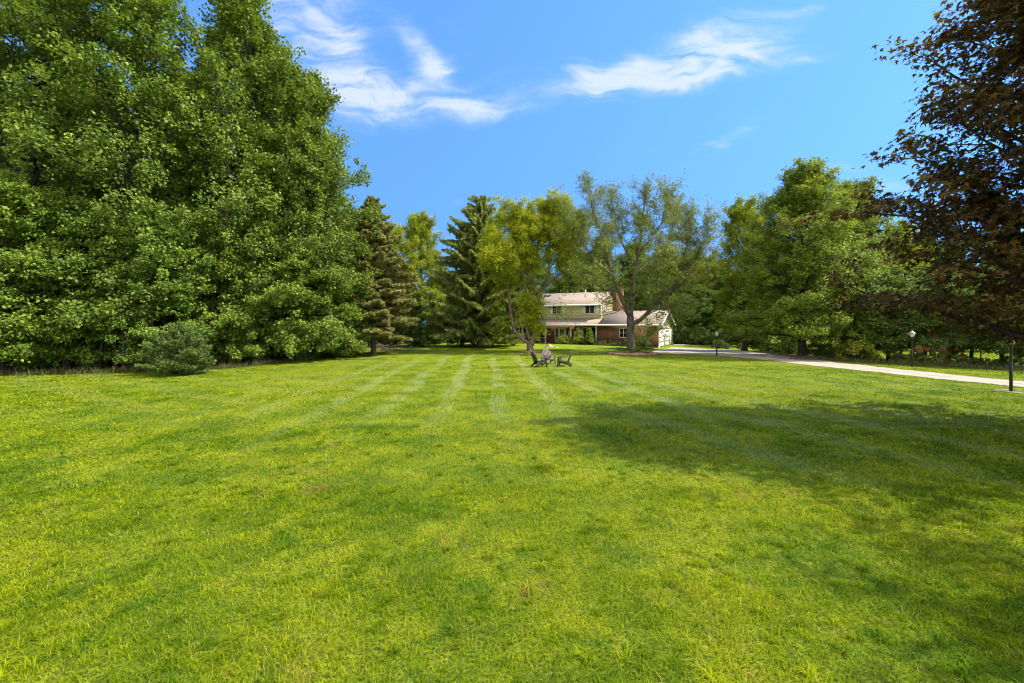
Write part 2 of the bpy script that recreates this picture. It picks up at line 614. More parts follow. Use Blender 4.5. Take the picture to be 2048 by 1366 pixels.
def glass_mat(name, c=(.012, .014, .016)):
    m, t, out = new_mat(name)
    p = t.n('ShaderNodeBsdfPrincipled')
    tc = t.n('ShaderNodeTexCoord')
    t.l(t.mix(t.ramp(t.noise(tc.outputs['Object'], 1.5, 3), .4, .7), c, tuple(q * 2.2 for q in c)), p.inputs['Base Color'])
    p.inputs['Roughness'].default_value = .06
    p.inputs['Specular IOR Level'].default_value = .5
    t.l(p.outputs[0], out.inputs[0])
    return m


M = {}
M['lawn'] = lawn_ground_mat()
M['blade'] = blade_mat()
M['gravel'] = gravel_mat()
M['brick'] = brick_mat('brick', (.37, .13, .055), (.24, .085, .042), (.30, .22, .17))
M['chimney'] = brick_mat('chimney_brick', (.42, .15, .05), (.30, .10, .04), (.36, .25, .17))
M['shingle'] = shingle_mat()
M['siding'] = simple('cream_siding', (.69, .61, .38), .55, .06, 1.2)
M['trim'] = simple('white_trim', (.84, .82, .76), .45, .06, 2.0)
M['cream_trim'] = simple('cream_trim', (.72, .66, .48), .5, .08, 2.0)
M['door_white'] = simple('garage_white', (.86, .85, .82), .4, .04, 1.0)
M['glass'] = glass_mat('window_glass')
M['curtain'] = simple('door_glass_warm', (.16, .085, .03), .12, .6, 3.0)
M['concrete'] = simple('concrete', (.36, .33, .29), .9, .25, 3.0, .004)
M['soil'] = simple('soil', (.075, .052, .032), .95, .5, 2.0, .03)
M['mulch'] = simple('mulch', (.52, .31, .17), .95, .55, 9.0, .03)
M['edging'] = simple('edging_brick', (.20, .10, .06), .9, .45, 5.0, .01)
M['rock'] = simple('boulder', (.44, .37, .28), .9, .35, 4.0, .02)
M['black_metal'] = simple('black_metal', (.02, .018, .018), .42, .3, 8.0)
M['copper'] = simple('weathered_cap', (.46, .36, .28), .5, .25, 9.0)
M['lantern_glass'] = simple('frosted_glass', (.66, .62, .50), .25, .1, 5.0)
M['chair_dark'] = simple('dark_chair_wood', (.030, .023, .021), .55, .35, 14.0)
M['chair_grey'] = simple('weathered_chair_wood', (.125, .10, .092), .6, .25, 14.0)
M['red'] = simple('red_paint', (.55, .03, .03), .35, .1, 4.0)
M['basket'] = simple('coir_basket', (.12, .07, .03), .9, .4, 12.0)
M['wood_post'] = simple('grey_post', (.20, .17, .13), .9, .3, 8.0)
M['sand'] = simple('bare_sand', (.34, .28, .16), .95, .4, 6.0, .01)
M['stick'] = simple('dead_wood', (.20, .155, .12), .9, .45, 5.0)

M['bark'] = bark_mat('bark_brown', (.055, .046, .035), (.15, .13, .10))
M['bark_dark'] = bark_mat('bark_dark', (.022, .018, .014), (.06, .05, .04))
M['bark_grey'] = bark_mat('bark_grey', (.075, .06, .045), (.20, .165, .125))
M['bark_warm'] = bark_mat('bark_warm', (.09, .06, .045), (.27, .20, .15))

M['leaf_green'] = leaf_mat('leaf_green', (.070, .125, .018), (.250, .320, .050), (.34, .27, .06), .36, .5, .22, oldth=.985)
M['leaf_yellow'] = leaf_mat('leaf_yellow', (.150, .200, .014), (.42, .43, .026), (.42, .25, .04), .42, .55, .12, oldth=.95)
M['leaf_sparse'] = leaf_mat('leaf_sparse', (.120, .150, .034), (.30, .31, .075), (.38, .21, .06), .40, .55, .2, oldth=.90)
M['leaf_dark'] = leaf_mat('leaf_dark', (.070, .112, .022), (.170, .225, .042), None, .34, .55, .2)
M['leaf_bright'] = leaf_mat('leaf_bright', (.135, .175, .016), (.31, .33, .030), None, .40, .55, .2)
M['leaf_copper'] = leaf_mat('leaf_copper', (.062, .038, .015), (.225, .125, .034), (.19, .185, .034), .40, .5, .12, oldth=.72)
M['needle_brown'] = leaf_mat('needle_brown', (.105, .108, .038), (.275, .255, .092), (.25, .2, .1), .22, .6, .15, oldth=.95)
M['needle_green'] = leaf_mat('needle_green', (.095, .135, .036), (.29, .325, .075), None, .30, .6, .12)
M['needle_blue'] = leaf_mat('needle_blue', (.055, .098, .022), (.150, .215, .055), None, .25, .6, .12)
M['hosta'] = leaf_mat('hosta_leaf', (.09, .15, .02), (.24, .31, .05), None, .3)
M['weed'] = leaf_mat('weed_blade', (.05, .065, .012), (.14, .14, .035), (.22, .17, .08), .3, oldth=.9)


# ------------------------------------------------------------------ ground, drive
def ground():
    xs = np.concatenate([np.linspace(-900, -60, 15)[:-1], np.linspace(-60, 60, 97), np.linspace(60, 900, 15)[1:]])
    ys = np.concatenate([np.linspace(-200, -10, 6)[:-1], np.linspace(-10, 90, 81), np.linspace(90, 1800, 20)[1:]])
    X, Y = np.meshgrid(xs, ys)
    Z = gz(X, Y)
    v = np.stack([X, Y, Z], -1).reshape(-1, 3)
    w = len(xs)
    i, j = np.meshgrid(np.arange(len(ys) - 1), np.arange(w - 1), indexing='ij')
    b = i * w + j
    f = np.stack([b, b + 1, b + w + 1, b + w], -1).reshape(-1, 4)
    g = Geo(); g.add(v, f)
    o = g.build('ground', M['lawn'], smooth=True)
    o['kind'] = 'structure'
    o['label'] = 'broad mown lawn ground running from the camera to the trees and house'


ground()

near_e = [(2900, 858), (2500, 818), (2250, 794), (2048, 774), (1900, 759.5), (1800, 749), (1700, 738.5), (1600, 728), (1541, 721), (1480, 715.5), (1433, 711.2),
          (1400, 709.4), (1360, 707.5), (1318, 706), (1300, 704.6)]
far_e = [(2900, 835), (2500, 803), (2250, 781), (2048, 762), (1900, 748), (1800, 738.5), (1700, 728.5), (1600, 716.5), (1541, 708.5), (1500, 702), (1470, 697.5), (1433, 695.0),
         (1400, 693.4), (1372, 692.0), (1345, 690.9)]


def resample(p, n):
    p = np.array(p, float)
    s = np.concatenate([[0], np.cumsum(np.linalg.norm(np.diff(p, axis=0), axis=1))])
    q = np.linspace(0, s[-1], n)
    return np.stack([np.interp(q, s, p[:, k]) for k in range(p.shape[1])], 1)


def driveway():
    A = np.array([G(*p) for p in near_e]); B = np.array([G(*p) for p in far_e])
    A = resample(A, 140); B = resample(B, 140)
    rng = np.random.default_rng(5)
    for E in (A, B):
        E += np.convolve(rng.normal(0, .22, 142), [.25, .5, .25], 'valid')[:, None] * np.array([.5, .8])
    n = 14
    t = np.linspace(0, 1, n)[None, :, None]
    Pn = A[:, None, :] * (1 - t) + B[:, None, :] * t
    Z = gz(Pn[..., 0], Pn[..., 1]) + 0.016
    v = np.concatenate([Pn, Z[..., None]], -1).reshape(-1, 3)
    i, j = np.meshgrid(np.arange(139), np.arange(n - 1), indexing='ij')
    b = i * n + j
    f = np.stack([b, b + n, b + n + 1, b + 1], -1).reshape(-1, 4)
    g = Geo(); g.add(v, f, np.tile(np.linspace(0, 1, n), 140))
    o = g.build('driveway', M['gravel'])
    o['kind'] = 'structure'
    o['label'] = 'pale gravel driveway curving from the garage to the right'
    return np.concatenate([A, B[::-1]])


drive_poly = driveway()


def drive_edge_fuzz(x, y, rng):
    return x + rng.normal(0, .16, len(x)), y + rng.normal(0, .16, len(x))


def inside(poly, x, y):
    c = np.zeros(len(x), bool)
    n = len(poly)
    for i in range(n):
        x1, y1 = poly[i]; x2, y2 = poly[(i + 1) % n]
        k = ((y1 > y) != (y2 > y))
        with np.errstate(divide='ignore', invalid='ignore'):
            c ^= k & (x < (x2 - x1) * (y - y1) / (y2 - y1) + x1)
    return c


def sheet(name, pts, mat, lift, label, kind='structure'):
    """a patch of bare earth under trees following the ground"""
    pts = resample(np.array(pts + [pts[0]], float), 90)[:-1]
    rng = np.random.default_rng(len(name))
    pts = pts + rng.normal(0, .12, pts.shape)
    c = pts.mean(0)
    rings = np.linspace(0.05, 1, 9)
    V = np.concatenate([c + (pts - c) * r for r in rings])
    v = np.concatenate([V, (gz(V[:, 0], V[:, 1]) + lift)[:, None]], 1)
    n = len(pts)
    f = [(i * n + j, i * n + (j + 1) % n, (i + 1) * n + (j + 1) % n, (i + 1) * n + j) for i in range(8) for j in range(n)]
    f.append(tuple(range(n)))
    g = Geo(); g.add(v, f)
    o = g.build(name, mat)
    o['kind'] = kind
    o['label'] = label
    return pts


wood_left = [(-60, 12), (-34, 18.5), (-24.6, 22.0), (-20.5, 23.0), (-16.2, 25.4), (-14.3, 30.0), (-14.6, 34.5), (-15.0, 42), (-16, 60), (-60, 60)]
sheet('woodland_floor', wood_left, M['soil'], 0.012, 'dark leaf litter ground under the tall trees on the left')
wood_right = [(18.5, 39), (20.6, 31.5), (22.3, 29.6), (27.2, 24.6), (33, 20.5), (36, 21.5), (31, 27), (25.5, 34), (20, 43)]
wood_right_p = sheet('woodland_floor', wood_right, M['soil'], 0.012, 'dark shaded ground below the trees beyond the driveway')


# ------------------------------------------------------------------ lawn grass
bed_a = (1.68, 40.0, 1.35, 1.0)
bed_b = (10.05, 37.6, 2.25, 2.0)
lamp_ring = G(2022, 783)


def lawn_grass():
    rng = np.random.default_rng(11)
    bands = [(2.6, 4.5, 3000), (4.5, 7, 1900), (7, 11, 900), (11, 17, 380), (17, 27, 150), (27, 46, 60)]
    P = []
    for (a, b, dens) in bands:
        x0 = -b * 1.17 - 1.5
        n = int((b - a) * (-2 * x0) * dens)
        x = rng.uniform(x0, -x0, n); y = rng.uniform(a, b, n)
        k = np.abs(x) < y * 1.17 + 1.5
        P.append(np.stack([x[k], y[k]], 1))
    P = np.concatenate(P)
    x, y = P[:, 0], P[:, 1]
    keep = ~inside(drive_poly, *drive_edge_fuzz(x, y, rng)) & ~inside(np.array(wood_left), x, y) & ~inside(np.array(wood_right), x, y)
    for (cx, cy, rx, ry) in (bed_a, bed_b):
        keep &= ((x - cx) / rx) ** 2 + ((y - cy) / ry) ** 2 > 1
    keep &= (x - lamp_ring[0]) ** 2 + (y - lamp_ring[1]) ** 2 > .2
    P = P[keep]; x, y = P[:, 0], P[:, 1]
    n = len(P)
    # clumping: pull blades together into little tufts
    tuft = rng.normal(0, 1, (n, 2)) * .012
    x = np.round(x / .045) * .045 * .55 + x * .45 + tuft[:, 0]
    y = np.round(y / .045) * .045 * .55 + y * .45 + tuft[:, 1]
    d = np.hypot(x, y)
    patch = .5 + .5 * np.sin(x * 2.1 + np.sin(y * 1.7) * 1.3) * np.sin(y * 2.6 + np.sin(x * 1.3))
    h = rng.uniform(.022, .060, n) * (0.75 + .55 * patch)
    h *= np.where(rng.random(n) < .03, 1.3, 1.0)
    w = np.clip(.00135 * d, .0062, .05) * rng.uniform(.7, 1.3, n)
    az = rng.uniform(0, 2 * math.pi, n)
    lean = rng.uniform(.4, 2.0, n)
    tint = rng.random(n)
    # coarse tufts of wider, darker blades, splayed from a common root, and flat broad weeds
    nt = 900
    ty = 2.7 + 8.5 * rng.random(nt) ** 1.5
    tx = rng.uniform(-1, 1, nt) * (ty * 1.17 + 1)
    per = 26
    ti = np.repeat(np.arange(nt), per)
    m = len(ti)
    x = np.concatenate([x, tx[ti] + rng.normal(0, .022, m)])
    y = np.concatenate([y, ty[ti] + rng.normal(0, .022, m)])
    big = rng.uniform(.6, 1.35, nt)[ti]
    h = np.concatenate([h, rng.uniform(.035, .075, m) * big])
    w = np.concatenate([w, np.maximum(.0075, .0014 * ty[ti]) * rng.uniform(.8, 1.4, m)])
    az = np.concatenate([az, rng.uniform(0, 2 * math.pi, m)])
    lean = np.concatenate([lean, rng.uniform(.8, 2.4, m)])
    tint = np.concatenate([tint, np.where(rng.random(nt) < .35, .85, .28)[ti] + rng.uniform(-.1, .12, m)])
    n = len(x)
    dirv = np.stack([np.cos(az), np.sin(az)], 1)
    side = np.stack([-np.sin(az), np.cos(az)], 1)
    ta = rng.uniform(-.6, .6, n)
    side = side * np.cos(ta)[:, None] + dirv * np.sin(ta)[:, None] * .6
    z0 = gz(x, y)
    base = np.stack([x, y, z0 - .004], 1)
    s3 = np.concatenate([side * w[:, None] * .5, np.zeros((n, 1))], 1)
    mid = base + np.concatenate([dirv * (h * lean * .32)[:, None], (h * .62)[:, None]], 1)
    tip = base + np.concatenate([dirv * (h * lean)[:, None], (h * np.maximum(.25, 1.05 - .34 * lean))[:, None]], 1)
    v = np.stack([base - s3, base + s3, mid + s3 * .8, mid - s3 * .8, tip], 1).reshape(-1, 3)
    b = np.arange(n)[:, None] * 5
    fq = b + np.array([[0, 1, 2, 3]])
    ft = b + np.array([[3, 2, 4]])
    g = Geo()
    g.add(v, fq, np.repeat(np.clip(tint, 0, 1), 5))
    g.f.append(ft)
    o = g.build('lawn_grass', M['blade'])
    o['kind'] = 'stuff'
    o['label'] = 'short green mown grass blades of the lawn with dry straw patches'
    o['category'] = 'grass'


lawn_grass()


# ------------------------------------------------------------------ trees
def rotz(v, a):
    c, s = math.cos(a), math.sin(a)
    return np.array([v[0] * c - v[1] * s, v[0] * s + v[1] * c, v[2]])


def path(p0, d, L, n, rng, bend=0.0, wob=.08):
    """polyline from p0 along d, bending up (or down) towards the tip"""
    p = [np.array(p0, float)]
    d = np.array(d, float)
    for i in range(n):
        d = d + np.array([0, 0, bend / n]) + rng.normal(0, wob, 3)
        d = d / np.linalg.norm(d)
        p.append(p[-1] + d * L / n)
    return np.array(p)


def at(pts, u):
    s = u * (len(pts) - 1)
    i = min(int(s), len(pts) - 2)
    f = s - i
    d = pts[i + 1] - pts[i]
    return pts[i] * (1 - f) + pts[i + 1] * f, d / max(np.linalg.norm(d), 1e-9)


def foliage(g, rng, pts, centre, n_leaf, rc, flat, leaf, star=False, hang=0.0, up=.9, bias=0.5):
    """leaf sprays round each cluster point; a tint per spray and per leaf"""
    pts = np.asarray(pts)
    k = len(pts)
    cnt = np.maximum(3, (n_leaf * rng.uniform(.55, 1.45, k))).astype(int)
    idx = np.repeat(np.arange(k), cnt)
    m = len(idx)
    r = rc * rng.uniform(.7, 1.25, k)[idx]
    q = unit(rng.normal(0, 1, (m, 3))) * (rng.random(m) ** .45)[:, None]
    off = q * r[:, None]
    off[:, 2] = off[:, 2] * flat - hang * np.hypot(off[:, 0], off[:, 1]) ** 2 / np.maximum(r, .05)
    c = pts[idx] + off
    outw = unit(c - centre)
    outw[:, 2] *= .3
    nrm = np.array([0, 0, up]) + .55 * outw + .35 * q + rng.normal(0, .42, (m, 3))
    ax = outw * .6 + rng.normal(0, .6, (m, 3)) + np.array([0, 0, -.25])
    sz = leaf * rng.uniform(.65, 1.3, m)
    spray = rng.random(k)
    tint = np.clip(.15 + .55 * spray[idx] * .9 + rng.normal(0, .18, m), 0, .97)
    tint = np.where(rng.random(m) < .02, 1.0, np.minimum(tint, .97))
    if star:
        g.stars(c, ax, nrm, sz * 1.1, tint)
    else:
        g.leaves(c, ax, nrm, sz, sz * .72, .16, tint)


def deciduous(seed, H, r0, lo, R_, prof, n_limb, n_twig, n_leaf, rc, leaf, flat=.6, star=False, hang=0.0,
              droop=0.0, el=(5, 62), inner=.35, trunk_wob=.03, lean=(0, 0), up=.9, top=.93, twlen=.42, wood_sides=7, fill=3):
    """returns a wood mesh and a leaf mesh: tapered trunk, limbs, twigs, sprays of leaves"""
    rng = np.random.default_rng(seed)
    wood, crown = Geo(), Geo()
    n = 12
    zz = np.linspace(0, H * top, n)
    wob = np.cumsum(rng.normal(0, trunk_wob, (n, 2)), 0)
    trunk = np.stack([wob[:, 0] + lean[0] * zz, wob[:, 1] + lean[1] * zz, zz], 1)
    trunk[0, :2] = 0
    rad = r0 * (1 - zz / (H * top) * .93) ** .85
    fl = np.concatenate([[[trunk[0, 0], trunk[0, 1], -.15]], [[trunk[0, 0], trunk[0, 1], 0.0]], [[trunk[0, 0], trunk[0, 1], .35]], trunk[1:]])
    wood.tube(fl, np.concatenate([[r0 * 1.6, r0 * 1.42, r0 * 1.08], rad[1:]]), 10)
    clusters = []
    for i in range(n_limb):
        t = (i + rng.uniform(0, .9)) / n_limb
        z = H * (lo + (top - lo) * t)
        p0, _ = at(trunk, min(z / (H * top), .995))
        a = i * 2.39996 + rng.normal(0, .35)
        L = max(.5, R_ * prof(t) * rng.uniform(.72, 1.12))
        e = R(el[0] + (el[1] - el[0]) * t ** 1.2 + rng.normal(0, 7))
        d = np.array([math.cos(a) * math.cos(e), math.sin(a) * math.cos(e), math.sin(e)])
        pts = path(p0, d, L, 6, rng, .35 - droop * (1 - t), .07)
        rb = min(.5 * float(np.interp(z, zz, rad)) + .012, .02 + .022 * L)
        wood.tube(pts, np.linspace(rb, .010, 7), wood_sides if rb > .05 else 5, cap=False)
        clusters.append(pts[-1])
        for _ in range(fill):
            pf, _d = at(pts, rng.uniform(.35, 1.0))
            clusters.append(pf + rng.normal(0, .16 * L + .12, 3) * np.array([1, 1, .8]))
        nt = max(2, int(n_twig * (.5 + .5 * L / R_)))
        for j in range(nt):
            u = inner + (1 - inner) * (j + rng.random()) / nt
            p, dd = at(pts, min(u, .99))
            ang = (1 if j % 2 else -1) * R(rng.uniform(30, 75))
            d2 = rotz(dd, ang)
            d2[2] = d2[2] * .7 + rng.normal(.12, .22)
            tl = L * twlen * (1.15 - .75 * u) * rng.uniform(.6, 1.2) + .2
            tp = path(p, d2 / np.linalg.norm(d2), tl, 3, rng, .15 - droop * .8, .12)
            wood.tube(tp, np.linspace(max(.012, rb * .35 * (1 - u * .6)), .006, 4), 4, cap=False)
            clusters.append(tp[-1])
            if tl > rc * 1.3:
                clusters.append(tp[2])
    centre = np.array([trunk[-1, 0] * .5, trunk[-1, 1] * .5, H * (lo + .42 * (1 - lo))])
    foliage(crown, rng, np.array(clusters), centre, n_leaf, rc, flat, leaf, star, hang, up)
    return wood, crown


def conifer(seed, H, r0, lo, Lb, dz, nb, needle, per, droop=(-18, 30), hang=.0, shape=.85, gap=.08, tip_up=.35, side=.42, ragged=.22):
    rng = np.random.default_rng(seed)
    wood, crown = Geo(), Geo()
    zz = np.linspace(0, H * .985, 10)
    tr = np.stack([np.cumsum(rng.normal(0, .02, 10)), np.cumsum(rng.normal(0, .02, 10)), zz], 1)
    tr[0, :2] = 0
    rad = r0 * (1 - zz / H) ** .9 + .012
    fl = np.concatenate([[[0, 0, -.15]], [[0, 0, 0.0]], [[0, 0, .4]], tr[1:]])
    wood.tube(fl, np.concatenate([[r0 * 1.6, r0 * 1.4, r0 * 1.06], rad[1:]]), 10)
    S0, S1 = [], []
    z = lo * H
    a0 = 0
    while z < H * .985:
        t = (z - lo * H) / (H - lo * H)
        k = max(3, int(round(nb * (1 - .45 * t))))
        a0 += 1.1
        for i in range(k):
            if rng.random() < gap:
                continue
            a = a0 + i * 2 * math.pi / k + rng.normal(0, .22)
            L = max(.18, Lb * (1 - t) ** shape * rng.uniform(1 - ragged * 1.5, 1 + ragged * .7))
            if t < .12:
                L *= .75 + .25 * t / .12
            e = R(droop[0] + (droop[1] - droop[0]) * t ** .9 + rng.normal(0, 5))
            d = np.array([math.cos(a) * math.cos(e), math.sin(a) * math.cos(e), math.sin(e)])
            p0, _ = at(tr, min(z / (H * .985), .995))
            p0 = p0 + np.array([0, 0, rng.normal(0, dz * .45)])
            pts = path(p0, d, L, 5, rng, tip_up * (1 - t) , .05)
            wood.tube(pts, np.linspace(.012 + .011 * L, .006, 6), 5, cap=False)
            nt = max(3, int(L / .13))
            for j in range(nt):
                u = .18 + .82 * (j + rng.random()) / nt
                p, dd = at(pts, min(u, .995))
                w = min(L * side * (1.12 - u) + .10, 1.1) * rng.uniform(.6, 1.15)
                for sgn in (-1, 1):
                    d2 = rotz(dd, sgn * R(rng.uniform(35, 65)))
                    d2[2] -= hang * rng.uniform(.5, 1.3)
                    d2[2] += rng.normal(0, .12)
                    S0.append(p); S1.append(p + d2 / np.linalg.norm(d2) * w)
            S0.append(pts[-2]); S1.append(pts[-1] + (pts[-1] - pts[-2]) * .35)
        z += dz * rng.uniform(.75, 1.2) * (1 - .35 * t)
    # leader
    S0.append(tr[-1]); S1.append(tr[-1] + np.array([0, 0, .35]))
    S0, S1 = np.array(S0), np.array(S1)
    ln = np.linalg.norm(S1 - S0, axis=1)
    cnt = np.maximum(2, (ln * per)).astype(int)
    idx = np.repeat(np.arange(len(S0)), cnt)
    m = len(idx)
    u = rng.random(m)
    dirs = unit(S1 - S0)[idx]
    c = S0[idx] + (S1 - S0)[idx] * u[:, None] + rng.normal(0, .05, (m, 3))
    ax = dirs * .9 + rng.normal(0, .5, (m, 3))
    ax[:, 2] -= hang * .8
    nrm = rng.normal(0, .7, (m, 3)) + np.array([0, 0, .6])
    tint = np.clip(.2 + .5 * rng.random(len(S0))[idx] + .25 * u + rng.normal(0, .12, m), 0, 1)
    L = needle * rng.uniform(.7, 1.35, m)
    crown.leaves(c, ax, nrm, L, L * .30, .1, tint)
    return wood, crown


def meshes(wc, wood_mat, leaf_m, nm):
    w, c = wc
    mw = w.mesh('trunk', True); mw.materials.append(M[wood_mat])
    mc = c.mesh('crown'); mc.materials.append(M[leaf_m])
    return mw, mc


def plant(ms, name, label, cat, x, y, rz=0.0, sc=1.0, group=None, colour=(1, 1, 1), dz=0.0, crown_name='crown'):
    r = thing(name, label, cat, (x, y, float(gz(x, y)) + dz), rz, group, sc)
    a = link('trunk', ms[0], r)
    b = link(crown_name, ms[1], r)
    b.color = (*colour, 1)
    return r


def P_round(t):
    return max(.12, math.sin(math.pi * (.12 + .83 * t)) ** .7)


def P_poplar(t):
    return .55 + .45 * min(1, t / .18) if t < .18 else max(.16, 1.0 - (t - .18) ** 1.6 * 1.12)


def P_full(t):
    return max(.12, (.82 + .3 * t if t < .5 else .97 - 1.25 * (t - .5) ** 1.5))


def P_vase(t):
    return .55 + .55 * t if t < .7 else max(.2, .95 - 1.4 * (t - .7))


# templates of the tall trees on the left
t_maple = meshes(deciduous(21, 24.0, .27, .05, 5.0, P_full, 84, 13, 38, .46, .175, .9, droop=.12, el=(-6, 70), inner=.2, fill=9), 'bark_dark', 'leaf_green', 'm')
t_poplar = meshes(deciduous(22, 26.5, .30, .08, 5.7, P_poplar, 104, 13, 34, .42, .165, 1.15, droop=-.35, el=(14, 76), inner=.2, fill=9), 'bark', 'leaf_green', 'p')
t_broad = meshes(deciduous(23, 18.8, .24, .05, 4.8, P_full, 74, 13, 38, .44, .17, .9, droop=.12, el=(-6, 68), inner=.2, fill=9), 'bark_dark', 'leaf_green', 'b')
t_small = meshes(deciduous(24, 9.0, .13, .08, 3.2, P_round, 42, 11, 44, .38, .15, .75, droop=.3, el=(-10, 62), inner=.2, fill=6), 'bark_dark', 'leaf_green', 's')

LEFT = 'tall trees along the left edge of the lawn'
plant(t_small, 'maple_tree', 'low leafy young maple at the far left edge with bright green boughs over the lawn', 'tree', AX(5, 22.8), 22.8, .4, 1.05, LEFT, (1.08, 1.14, .85))
plant(t_maple, 'maple_tree', 'tall dense green tree at the left border of the picture', 'tree', AX(70, 27.0), 27.0, 1.2, 1.1, LEFT, (1.0, 1.06, 1))
plant(t_maple, 'maple_tree', 'tall dense green tree behind the dark trunks left of the young pine', 'tree', AX(275, 27.5), 27.5, 3.4, 1.1, LEFT, (1.05, 1.10, 1))
plant(t_poplar, 'poplar_tree', 'tallest pointed poplar with its narrow tip against the clouds', 'tree', AX(478, 30.0), 30.0, .9, 1.06, LEFT, (1.12, 1.15, 1))
plant(t_broad, 'maple_tree', 'tall green tree filling the gap between the pointed poplar and the rounded end tree', 'tree', AX(552, 31.6), 31.6, 4.6, 1.10, LEFT, (1.12, 1.12, 1))
plant(t_broad, 'maple_tree', 'rounded dense green tree at the right end of the tall row, beside the brown spruce', 'tree', AX(604, 31.5), 31.5, 2.2, 1.0, LEFT, (1.1, 1.08, 1))
plant(t_small, 'maple_tree', 'short leafy tree with boughs down to the grass in front of the poplar', 'tree', AX(525, 28.6), 28.6, 2.0, .95, LEFT, (1.15, 1.18, .95))
plant(t_small, 'maple_tree', 'short leafy tree directly behind the young blue-green pine', 'tree', AX(330, 25.3), 25.3, 4.2, .9, LEFT, (1.0, 1.12, .95))
plant(t_small, 'maple_tree', 'short leafy tree with low boughs between the bare trunks at far left', 'tree', AX(165, 25.0), 25.0, 5.5, .95, LEFT, (1.0, 1.15, .9))
for i, (px, d, s_, lab) in enumerate([(75, 24.2, .85, 'low leafy tree left of the first dark bare trunks'), (225, 26.0, .95, 'low leafy tree over the dark trunks just left of the young pine'),
                                     (430, 27.5, .95, 'leafy tree with bright low boughs right of the young pine'), (620, 31.2, .85, 'low leafy tree at the foot of the right end of the tall row'), (690, 34.5, .75, 'small leafy tree between the tall row and the brown spruce')]):
    plant(t_small, 'maple_tree', lab, 'tree', AX(px, d), d, 1.3 + i * 2.2, s_, LEFT, (1.0 + .06 * (i % 3), 1.12, .9))
BK = 'second row of trees behind the tall left row'
for i, (px, d, ms, s, rz) in enumerate([(-40, 36, t_broad, 1.2, .3), (150, 36, t_maple, .98, 2.1), (330, 37, t_broad, 1.15, 4.0), (400, 44, t_maple, .9, 5.1),
                                        (545, 41, t_broad, 1.0, 1.0), (20, 48, t_maple, 1.1, 2.2), (230, 50, t_maple, 1.1, 3.3), (650, 46, t_broad, .85, 2.9)]):
    plant(ms, 'maple_tree', 'dark green tree partly hidden behind the tall row on the left', 'tree', AX(px, d), d, rz, s, BK, (.9, .95, .9))

# bare lower trunks seen under the boughs
for i, (px, py, r) in enumerate([(102, 742, .10), (133, 742, .17), (168, 741, .12), (198, 742, .09), (232, 741, .08), (250, 744, .12), (30, 746, .12), (300, 742, .1)]):
    x, y = G(px, py)
    g = Geo()
    rng = np.random.default_rng(60 + i)
    pts = path((0, 0, -.1), (rng.normal(0, .03), rng.normal(0, .03), 1), 3.6, 8, rng, 0, .012)
    g.tube(pts, np.linspace(r * 1.25, r * .4, 9), 8)
    root = thing('bare_trunk', 'thin dark bare trunk standing in the shade under the tall left trees', 'tree', (x, y, float(gz(x, y))), 0, 'bare trunks under the left trees')
    g.build('trunk', M['bark_dark'], root, True)
    g2 = Geo()
    cl = [pts[-1] + rng.normal(0, .5, 3) for _ in range(14)]
    foliage(g2, rng, np.array(cl), np.array([0, 0, 3.0]), 60, .6, .6, .18)
    g2.build('crown', M['leaf_green'], root)


# ------------------------------------------------------------------ shrubs and undergrowth
def shrub(seed, r, h, n, rc, nl, leaf, squash=1.0, pointy=0.0):
    rng = np.random.default_rng(seed)
    wood, crown = Geo(), Geo()
    cl = []
    for i in range(n):
        q = unit(rng.normal(0, 1, (1, 3)))[0]
        q[2] = abs(q[2])
        k = rng.uniform(.55, 1.0) ** .6
        s = 1 - pointy * q[2] * k
        p = np.array([q[0] * r * k * s, q[1] * r * k * s, .12 * h + q[2] * h * k * .86])
        cl.append(p)
        if i % 2 == 0:
            wood.tube(np.array([[q[0] * .06, q[1] * .06, -.03], p * np.array([.45, .45, .55]), p]), [.022, .014, .005], 4, cap=False)
    foliage(crown, rng, np.array(cl), np.array([0, 0, h * .3]), nl, rc, .8, leaf, up=.6)
    return wood, crown


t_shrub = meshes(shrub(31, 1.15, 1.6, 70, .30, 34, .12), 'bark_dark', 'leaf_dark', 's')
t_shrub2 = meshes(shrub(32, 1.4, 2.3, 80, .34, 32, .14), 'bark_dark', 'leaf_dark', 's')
US = 'shady undergrowth shrubs below the left trees'
rng0 = np.random.default_rng(77)
usp = []
for px in range(-40, 720, 42):
    if 285 < px < 440:
        continue
    base = np.interp(px, [0, 280, 440, 590, 740], [744, 741, 735, 719, 703])
    usp.append((px + rng0.uniform(-14, 14), base - rng0.uniform(0, 5)))
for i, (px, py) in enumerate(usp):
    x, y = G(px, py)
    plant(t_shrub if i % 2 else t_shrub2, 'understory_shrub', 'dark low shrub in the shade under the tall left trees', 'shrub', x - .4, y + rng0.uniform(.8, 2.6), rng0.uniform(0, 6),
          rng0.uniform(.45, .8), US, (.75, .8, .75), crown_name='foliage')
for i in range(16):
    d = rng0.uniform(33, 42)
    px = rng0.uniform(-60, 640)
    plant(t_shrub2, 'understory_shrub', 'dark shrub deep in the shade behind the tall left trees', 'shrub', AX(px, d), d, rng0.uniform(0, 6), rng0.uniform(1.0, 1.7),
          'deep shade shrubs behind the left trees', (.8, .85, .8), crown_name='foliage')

# young white pine at the lawn's edge
t_pine = meshes(conifer(41, 2.75, .05, .02, 2.45, .24, 8, .16, 60, droop=(4, 58), hang=-.12, shape=.95, gap=.06, tip_up=.55, side=.42, ragged=.24), 'bark', 'needle_blue', 'p')
x, y = G(362, 748.5)
plant(t_pine, 'pine_sapling', 'young bushy blue-green pine at the lawn edge in front of the tall trees', 'pine', x, y, .5, (.96, .96, .88), None)

